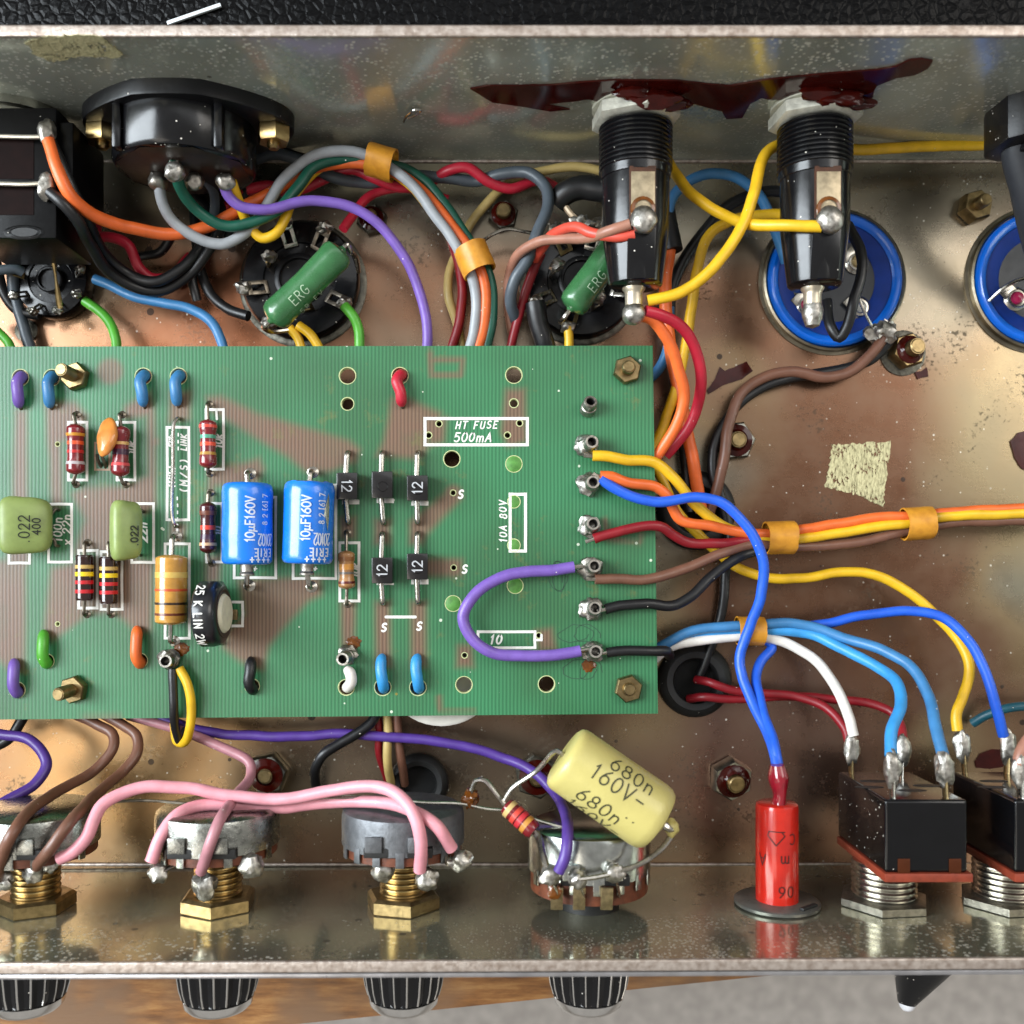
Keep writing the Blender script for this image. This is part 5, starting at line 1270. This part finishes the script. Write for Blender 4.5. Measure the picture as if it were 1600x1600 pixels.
wire('dkred', 'dark red wire left of the socket behind the left fuse holder', [(846,395,-30),(832,430,-36),(815,480,-50),(802,520,-60),(794,558,-66)], 8)
wire('ltbrown', 'pinkish brown wire soldered to the lug of the left fuse holder', [(985,350,140),(955,360,132),(920,370,100),(880,373,62),(840,379,30),(812,396,0),(798,425,-30),(792,465,-50),(800,520,-72)], 8.4)
wire('salmon', 'bright red wire twisted round the pinkish brown wire', [(992,366,132),(965,371,126),(930,366,112),(900,356,92),(872,362,60),(852,380,20),(836,405,-20)], 8.2)
wire('black', 'thick black sleeve bent at the top of the right valve socket', [(985,300,-20),(945,296,-25),(905,294,-30),(882,302,-36),(868,318,-44)], 20)
wire('black', 'thick black sleeve going from the right valve socket under the board', [(836,472,-40),(842,500,-42),(850,530,-50),(858,560,-60)], 17)
wire('yellow', 'short yellow wire below the right valve socket', [(886,505,-50),(890,525,-52),(888,558,-56)], 8)
# --- rear right
wire('yellow', 'yellow wire from the rear looping to the lug of the right fuse holder', [(1042,250,-10),(1055,272,10),(1080,304,30),(1130,336,60),(1180,352,100),(1235,352,130),(1284,354,140)], 9)
wire('yellow', 'yellow wire from the right edge bending down to the left fuse holder tip', [(1680,226,-40),(1560,226,-40),(1440,229,-36),(1330,234,-24),(1260,226,10),(1212,228,50),(1194,246,70),(1178,298,92),(1152,366,104),(1112,420,104),(1060,458,92),(1012,470,86)], 9)
wire('yellow', 'yellow wire dropping behind the others beside the left fuse holder', [(1260,338,-20),(1200,336,-30),(1140,346,-40),(1106,372,-46),(1090,420,-50),(1080,480,-52),(1072,540,-54),(1056,610,-56),(1034,672,-58),(1010,720,-60)], 9)
wire('steel', 'blue wire arching from behind the left fuse holder to the blue can', [(1035,420,-70),(1044,345,-60),(1056,302,-50),(1100,272,-46),(1150,276,-46),(1184,302,-52),(1206,346,-62),(1228,410,-80)], 9)
wire('black', 'black wire behind the yellow wires near the right fuse holder', [(1245,300,-70),(1180,302,-74),(1130,328,-78),(1092,372,-82),(1066,410,-84),(1048,470,-86),(1055,600,-88),(1072,720,-88),(1076,800,-90)], 10)
wire('orange', 'orange wire running straight down right of the board', [(1046,390,-60),(1040,440,-54),(1042,500,-52),(1052,570,-54),(1072,660,-60),(1086,740,-70),(1096,800,-84)], 11)
wire('black', 'black sleeve over the orange wire beside the left fuse holder', [(1040,330,-66),(1046,360,-62),(1052,392,-58)], 17)
wire('red', 'crimson wire curving from the left fuse holder tip past the board', [(1008,486,84),(1032,492,76),(1062,508,60),(1085,545,36),(1096,590,10),(1090,635,-20),(1070,678,-40),(1040,712,-52)], 9.2)
wire('orange', 'bright orange wire from the left fuse holder tip to the board edge', [(1000,492,80),(1022,502,70),(1045,535,54),(1062,580,36),(1069,622,18),(1056,666,2),(1030,706,-12),(1005,738,-20)], 9.4)
wire('brown', 'brown wire from the blue can clamp to the lower grommet', [(1380,528,-74),(1362,552,-76),(1330,580,-80),(1290,590,-82),(1235,580,-82),(1190,592,-82),(1155,622,-80),(1138,670,-76),(1130,720,-76),(1118,770,-84),(1104,815,-92)], 9.6)
wire('black', 'black wire from the blue can clamp curving to the lower grommet', [(1392,530,-78),(1366,560,-84),(1310,578,-88),(1250,588,-90),(1190,606,-88),(1145,640,-86),(1118,690,-84),(1112,735,-86),(1130,790,-90),(1140,840,-92),(1134,900,-92),(1126,960,-92),(1112,1010,-94),(1092,1060,-104)], 9)
wire('steel', 'teal blue wire going under the right edge of the board', [(1046,480,-80),(1044,540,-84),(1030,575,-86),(1000,600,-88)], 9)
wire('black', 'grey black wire looped in front of the blue can', [(1325,352,-60),(1343,390,-30),(1346,430,-20),(1332,475,-20),(1322,512,-30),(1312,528,-40),(1298,512,-44),(1292,470,-60)], 9)
mb = MB(); tube(mb, [P(1342,400,-50), P(1346,440,-40), P(1340,455,-50), P(1352,490,-60), P(1368,520,-74)], 2.6, 8)
solo('bare_wire', 'thin bare wire from the blue can to its soldered clamp', 'wire', mb, TIN)
mb = MB(); blob(mb, P(1378,520,-74), 21, (1.1, .9, .7), .6, 6, 3, 2); blob(mb, P(1388,512,-76), 12, (1, 1, .7), .6, 9, 3, 2)
solo('solder_joint', 'bright lumpy solder joint on the clamp of the blue can', 'solder', mb, SOLDER)
mb = MB(); tube(mb, [P(1545,470,-84), P(1565,452,-70), P(1585,440,-66), P(1620,430,-64)], 3, 8); solo('bare_wire', 'bare wire leaving the blue can at the right edge', 'wire', mb, TIN)
mb = MB(); tube(mb, [P(752,378,-60), P(770,366,-52), P(792,358,-50), P(820,362,-52), P(840,366,-60)], 3, 8, step=4); solo('bare_wire', 'short bare wire end right of the orange bundle', 'wire', mb, TIN)
# --- board outputs to the right
wire('yellow', 'yellow wire from the board joining the right hand bundle', [(926,712,22),(945,712,22),(980,718,18),(1022,722,8),(1052,748,0),(1090,792,-10),(1135,824,-18),(1190,838,-22),(1225,842,-22),(1270,838,-22),(1340,828,-22),(1410,818,-20),(1480,807,-20),(1700,800,-20)], 9, bare=[0])
wire('orange', 'orange wire from the board joining the right hand bundle', [(938,744,26),(955,746,26),(980,755,20),(1026,760,10),(1044,775,4),(1050,795,0),(1064,812,-4),(1110,822,-8),(1170,834,-18),(1225,832,-20),(1300,820,-22),(1370,810,-22),(1430,806,-20),(1500,800,-22),(1700,790,-24)], 8.8, bare=[0])
wire('blue', 'royal blue wire looping from the board down to the red lamp', [(938,748,28),(955,760,28),(990,778,28),(1030,784,28),(1090,778,26),(1130,786,26),(1160,812,24),(1182,848,22),(1193,885,16),(1188,930,4),(1172,975,-12),(1158,1020,-20),(1160,1060,-12),(1176,1100,10),(1196,1140,40),(1210,1175,70),(1216,1215,90)], 8.6, bare=[0])
wire('dkred', 'dark red wire from the board to the right hand bundle', [(928,842,20),(950,834,22),(985,826,20),(1030,824,12),(1052,836,2),(1075,848,-6),(1120,849,-12),(1180,842,-22),(1225,840,-30)], 8.4, bare=[0])
wire('brown', 'brown wire from the board to the right hand bundle', [(930,905,18),(970,906,16),(1020,903,10),(1065,890,0),(1120,868,-10),(1180,850,-20),(1230,853,-24),(1290,852,-30),(1350,844,-30),(1410,832,-28),(1480,818,-28),(1700,812,-28)], 8.6, bare=[0])
wire('black', 'black wire from the board bending up into the right hand bundle', [(946,952,20),(965,948,20),(1010,943,14),(1050,948,6),(1080,932,0),(1110,902,-8),(1150,872,-16),(1195,858,-26),(1230,850,-32)], 8.8, bare=[0])
wire('black', 'short black wire over the board edge at the bottom pin', [(948,1020,20),(975,1017,20),(1015,1016,16),(1040,1018,4),(1046,1024,-30)], 8.6, bare=[0])
wire('violet', 'violet wire loop standing on the board', [(897,886,22),(865,890,22),(825,893,24),(780,903,26),(742,928,28),(724,965,28),(738,1000,28),(775,1020,26),(820,1026,24),(865,1024,22),(907,1017,22)], 9.6, bare=[0, 1])
wire('yellow', 'dull yellow wire from under the board sweeping to the right hand switch', [(1000,700,-50),(1030,740,-56),(1060,800,-62),(1105,848,-66),(1150,886,-66),(1200,902,-64),(1255,902,-62),(1320,893,-60),(1380,903,-56),(1440,942,-46),(1490,992,-30),(1514,1040,-14),(1506,1088,-4),(1494,1118,0),(1496,1142,4)], 8.6)
wire('steel', 'upper light blue wire from the banded group to the left switch', [(1000,1030,-60),(1035,1008,-50),(1080,988,-42),(1140,979,-36),(1172,979,-34),(1215,974,-34),(1265,978,-30),(1320,996,-10),(1390,1020,30),(1428,1045,60),(1452,1085,90),(1462,1135,130),(1474,1182,160)], 8.8)
wire('ltblue', 'lower light blue wire from the banded group to the left switch', [(1060,1000,-60),(1120,988,-50),(1172,985,-44),(1215,984,-40),(1270,992,-30),(1320,1015,0),(1370,1042,40),(1402,1070,80),(1408,1100,110),(1394,1140,140),(1392,1182,160)], 9)
wire('white', 'white wire from the banded group to the left switch', [(1010,1040,-70),(1045,1012,-58),(1090,1000,-50),(1150,994,-46),(1190,994,-44),(1230,1004,-40),(1270,1030,-30),(1302,1066,-16),(1322,1110,0),(1334,1150,10)], 8.8)
wire('blue', 'royal blue wire crossing over the dull yellow wire to the right hand switch', [(1150,988,-54),(1210,985,-54),(1290,974,-48),(1350,962,-42),(1420,955,-30),(1475,966,-14),(1512,1000,2),(1540,1048,14),(1552,1090,18),(1568,1150,14)], 8.4)
wire('blue', 'royal blue wire from the band dropping to the red lamp', [(1180,992,-56),(1206,1008,-50),(1188,1034,-36),(1182,1062,-20),(1188,1098,8),(1200,1136,40),(1212,1172,72),(1218,1212,86)], 8.2)
wire('dkred', 'upper dark red wire from the grommet to the left switch', [(1088,1062,-96),(1108,1066,-72),(1140,1078,-66),(1190,1084,-62),(1245,1088,-50),(1290,1106,-30),(1318,1136,-6),(1326,1158,4)], 7.6)
wire('dkred', 'lower dark red wire from the grommet to the left switch', [(1076,1092,-96),(1098,1090,-76),(1160,1092,-72),(1230,1088,-64),(1300,1092,-56),(1350,1098,-48),(1392,1112,-30),(1408,1135,-10),(1411,1156,4)], 7.6)
wire('teal', 'dark teal wire behind the right hand switch at the edge', [(1700,1112,-60),(1610,1104,-62),(1570,1108,-66),(1540,1118,-80),(1520,1130,-95)], 8)
wire('ltbrown', 'pinkish wire on the right hand switch at the right edge', [(1640,1120,150),(1612,1150,160),(1596,1178,164),(1592,1196,166)], 9)
# --- front
wire('dviolet', 'long violet wire running in front of the board to the flush potentiometer', [(250,1120,-50),(300,1138,-50),(360,1148,-48),(440,1151,-48),(530,1148,-48),(620,1153,-46),(710,1163,-40),(780,1182,-30),(835,1208,-10),(866,1240,20),(884,1272,112),(888,1304,186),(882,1338,198),(873,1362,197)], 8.6)
wire('mauve', 'mauve wire bent sharply behind the second potentiometer', [(200,1118,-50),(250,1132,-46),(310,1153,-36),(360,1174,-24),(390,1193,-14),(392,1212,-2),(372,1242,60),(345,1280,178),(326,1322,192),(314,1362,164)], 8.4)
wire('pink', 'upper pink wire linking the first and third potentiometers', [(92,1342,168),(115,1330,170),(134,1312,168),(146,1282,160),(160,1258,148),(185,1240,136),(225,1229,126),(285,1231,118),(360,1244,114),(440,1250,114),(510,1236,124),(570,1229,140),(612,1236,164),(642,1264,186),(658,1310,192),(656,1360,168)], 9.6)
wire('pink', 'lower pink wire linking the second and third potentiometers', [(236,1346,160),(252,1306,156),(278,1274,140),(310,1259,118),(370,1258,104),(440,1262,94),(520,1255,100),(590,1253,124),(640,1266,164),(680,1290,182),(706,1326,166)], 9.6)
wire('brown', 'left brown wire from the board to the first potentiometer', [(115,1115,-40),(150,1132,-36),(176,1148,-28),(176,1172,-16),(150,1200,0),(105,1228,50),(50,1262,140),(20,1300,190),(2,1346,176),(-4,1372,150)], 8.8)
wire('brown', 'right brown wire from the board to the first potentiometer', [(160,1115,-40),(192,1132,-34),(214,1150,-26),(214,1176,-12),(192,1206,8),(152,1238,70),(112,1280,168),(80,1322,186),(56,1354,160)], 8.8)
wire('dviolet', 'violet wire loop at the left edge in front of the board', [(-40,1140,-40),(0,1148,-40),(40,1154,-36),(68,1178,-26),(72,1198,-18),(54,1224,0),(10,1250,30),(-40,1278,60)], 9)
wire('black', 'black wire under the board at the left front edge', [(40,1112,-50),(32,1132,-48),(14,1154,-46),(-30,1176,-44)], 9)
wire('black', 'black wire bent down behind the grey potentiometer', [(592,1112,-44),(574,1134,-40),(535,1160,-34),(505,1178,-30),(493,1200,-40),(494,1228,-70),(500,1250,-95)], 8.8)
wire('dkred', 'dark red wire dropping in front of the board behind the grey potentiometer', [(588,1100,-56),(592,1140,-60),(594,1180,-70),(606,1220,-100)], 7)
wire('cream', 'aged cream wire dropping into the grommet behind the grey potentiometer', [(604,1100,-48),(606,1140,-50),(606,1190,-56),(612,1230,-100)], 7.6)
wire('brown', 'brown wire dropping into the grommet behind the grey potentiometer', [(620,1100,-54),(623,1150,-58),(627,1190,-66),(632,1225,-100)], 7.6)
wire('black', 'black wire of the pair looping over the front board edge', [(270,1046,14),(270,1075,16),(271,1110,14),(274,1142,-4),(282,1158,-20),(290,1140,-40)], 7.4)
wire('yellow', 'yellow wire of the pair looping over the front board edge', [(280,1044,12),(292,1066,14),(300,1100,14),(298,1136,6),(288,1160,-8),(276,1158,-20),(272,1130,-36)], 7.6)
mb = MB(); tube(mb, [P(165,1253,120), P(230,1251,112), P(310,1257,108), P(380,1262,104)], 2.2, 8); solo('bare_wire', 'thin bare earth wire between the first and second potentiometers', 'wire', mb, TIN_DARK)
mb = MB(); tube(mb, [P(500,1246,118), P(580,1246,112), P(660,1254,104), P(720,1256,100), P(760,1264,100), P(800,1268,102), P(850,1285,110), P(905,1298,118)], 2.6, 8); solo('bare_wire', 'bare earth wire from the grey potentiometer to the flush one', 'wire', mb, TIN)
# --- jumper stubs through the board
def stub(c, label, pts, r=8.8):
    mb = MB(); tube(mb, [P(*p) for p in pts], lambda f: r*(1 if f < .9 else 1 - .35*((f-.9)/.1)**2), 14, step=2.5)
    t = Thing('wire_stub', label, 'wire', V0(pts[-1][0], pts[-1][1]), 'short wire ends threaded through the board'); t.part('insulation', mb, wmat(c))
    e = P(*pts[-1]); mb = MB(); tube(mb, [e + Vector((0, 2, 1)), e + Vector((1, -4, -4)), e + Vector((1, -5, -9))], 2.8, 8, step=2); t.part('bare_end', mb, TIN_DARK)
def down(c, label, hx, hy, ex, ey):   # hole above, end below
    stub(c, label, [(hx, hy, -60), (hx+1, hy, -16), (hx-1, hy-1, 6), (hx-7, hy+8, 15), (ex-1, (hy+ey)/2+4, 15), (ex, ey-6, 10), (ex+1, ey, 4)])
def upw(c, label, hx, hy, ex, ey):    # hole below, end above
    stub(c, label, [(hx, hy, -60), (hx, hy, -16), (hx-2, hy+2, 6), (hx-7, hy-8, 15), (ex-1, (hy+ey)/2-4, 15), (ex, ey+6, 10), (ex, ey, 3)])
down('violet', 'short violet wire end at the top left of the board', 34, 590, 29, 634)
down('steel', 'short pale blue wire end beside the top left stud', 82, 590, 77, 634)
down('steel', 'short blue wire end above the orange ceramic disc', 226, 588, 223, 632)
down('steel', 'short blue wire end above the long wire link', 281, 588, 276, 631)
down('red', 'short red wire end near the top middle of the board', 627, 587, 627, 632)
upw('violet', 'short violet wire end at the bottom left of the board', 28, 1080, 22, 1033)
upw('green', 'short green wire end left of the bottom left stud', 74, 1034, 68, 988)
upw('orange', 'short orange wire end below the rod resistors', 220, 1034, 214, 982)
upw('black', 'short dark grey wire end below the left blue capacitor', 396, 1075, 392, 1030)
stub('white', 'short white wire end below a terminal pin', [(541,1074,-60),(542,1074,-16),(545,1072,6),(549,1064,13),(547,1052,14),(541,1044,10)])
stub('ltblue', 'left of two short light blue wire ends at the front of the board', [(599,1076,-60),(600,1076,-14),(599,1072,6),(597,1060,15),(595,1044,14),(596,1030,8),(598,1026,2)])
stub('ltblue', 'right of two short light blue wire ends at the front of the board', [(654,1076,-60),(655,1076,-14),(654,1072,6),(652,1060,15),(650,1044,14),(651,1030,8),(653,1026,2)])
# --- cable bands
BAND = mat('amber_band', 'D0902A', .45, 0, .2, 16, .12, 8, hex2='B87A22')
def band(label, px, py, z, d, w_, rx, rz):
    o = P(px, py, z); d = Vector((d[0], -d[1], 0)).normalized()
    u_ = Vector((0, 0, 1)).cross(d).normalized()
    mb = MB(); n = 28; vs = []; fs = []
    prof = [(.90, -w_/2), (1.0, -w_/2), (1.02, -w_*.3), (1.0, 0), (1.02, w_*.3), (1.0, w_/2), (.90, w_/2)]
    for k_, h_ in prof:
        for i in range(n):
            a = 2*math.pi*i/n; vs.append(o + d*h_ + u_*(rx*k_*math.cos(a)) + Vector((0, 0, rz*k_*math.sin(a))))
    for j in range(len(prof)-1):
        for i in range(n): fs.append([j*n+i, j*n+(i+1) % n, (j+1)*n+(i+1) % n, (j+1)*n+i])
    vs = [q + (q - o).normalized()*1.6*noise.noise(q*.09) + d*1.5*noise.noise(q*.05 + Vector((7, 0, 0))) for q in vs]
    mb.add(vs, fs); solo('cable_band', label, 'cable band', mb, BAND, 'amber bands round the wire bundles')
band('amber band round the bundle near the rear wall', 596, 254, -4, (1, .30), 42, 24, 34)
band('amber band lower on the bundle above the board edge', 742, 406, -22, (.42, 1), 44, 27, 34)
band('amber band where the board wires gather into the right hand bundle', 1219, 840, -24, (1, -.02), 46, 26, 26)
band('amber band further right along the yellow and brown bundle', 1433, 818, -24, (1, -.06), 44, 26, 26)
band('amber band round the light blue and white wires', 1172, 986, -42, (1, .02), 42, 23, 24)

# --- small odds and ends
mb = MB(); tube(mb, [onY(631, 190, YW-3), onY(636, 180, YW-5), onY(648, 172, YW-6), onY(658, 172, YW-4), onY(648, 180, YW-4), onY(638, 184, YW-3)], 2.0, 8, step=2)
solo('metal_shaving', 'tiny curled metal shaving stuck to the rear wall', 'shaving', mb, CHROME)
mb = MB(); lathe(mb, [(0, 0), (96, 0), (96, 6), (92, 9), (0, 9)], P(690, 1040, -40), UP, 48)
solo('white_disc', 'white plastic disc peeping out below the front edge of the board', 'disc', mb, mat('white_nylon', 'E4E0D4', .5))

t = Thing('stripped_lead', 'stripped cream conductor in the mouth of the bent black sleeve, soldered to a tag', 'wire', P(872, 325, -60))
mb = MB(); tube(mb, [P(876,312,-40), P(890,332,-36), P(906,348,-38)], 5, 8, step=4); t.part('conductor', mb, mat('pale_conductor', 'D8C0A0', .4, .2))
mb = MB(); blob(mb, P(907,350,-36), 17, (1.1, .8, .8), .6, 8, 3, 1.7); t.part('solder', mb, SOLDER)
mb = MB(); box(mb, P(898,362,-44), (50, 20, 4), (Vector((.95, -.3, 0)), Vector((.3, .95, 0)), Vector((0, 0, 1))), bevel=1); t.part('tag', mb, TIN_DARK)

wire('dkgrey', 'thick grey wire running down beside the small valve socket at the left edge', [(60,372,-40),(38,384,-56),(22,415,-70),(22,455,-80),(34,500,-84),(52,560,-84)], 10)
wire('black', 'black wire curling behind the grey wire right of the oval socket', [(520,262,-70),(470,246,-66),(430,236,-60),(402,250,-62),(388,290,-74),(372,330,-84),(352,372,-90)], 8.6)
wire('red', 'red wire hidden behind the black loops below the oval socket', [(420,300,-76),(385,300,-78),(345,330,-82),(318,372,-84),(296,410,-86),(262,445,-90)], 8)
wire('black', 'black wire dropping between the two black loops and the left valve socket', [(336,300,-40),(340,345,-46),(330,385,-52),(312,408,-58),(300,430,-66),(308,470,-76)], 8.6)
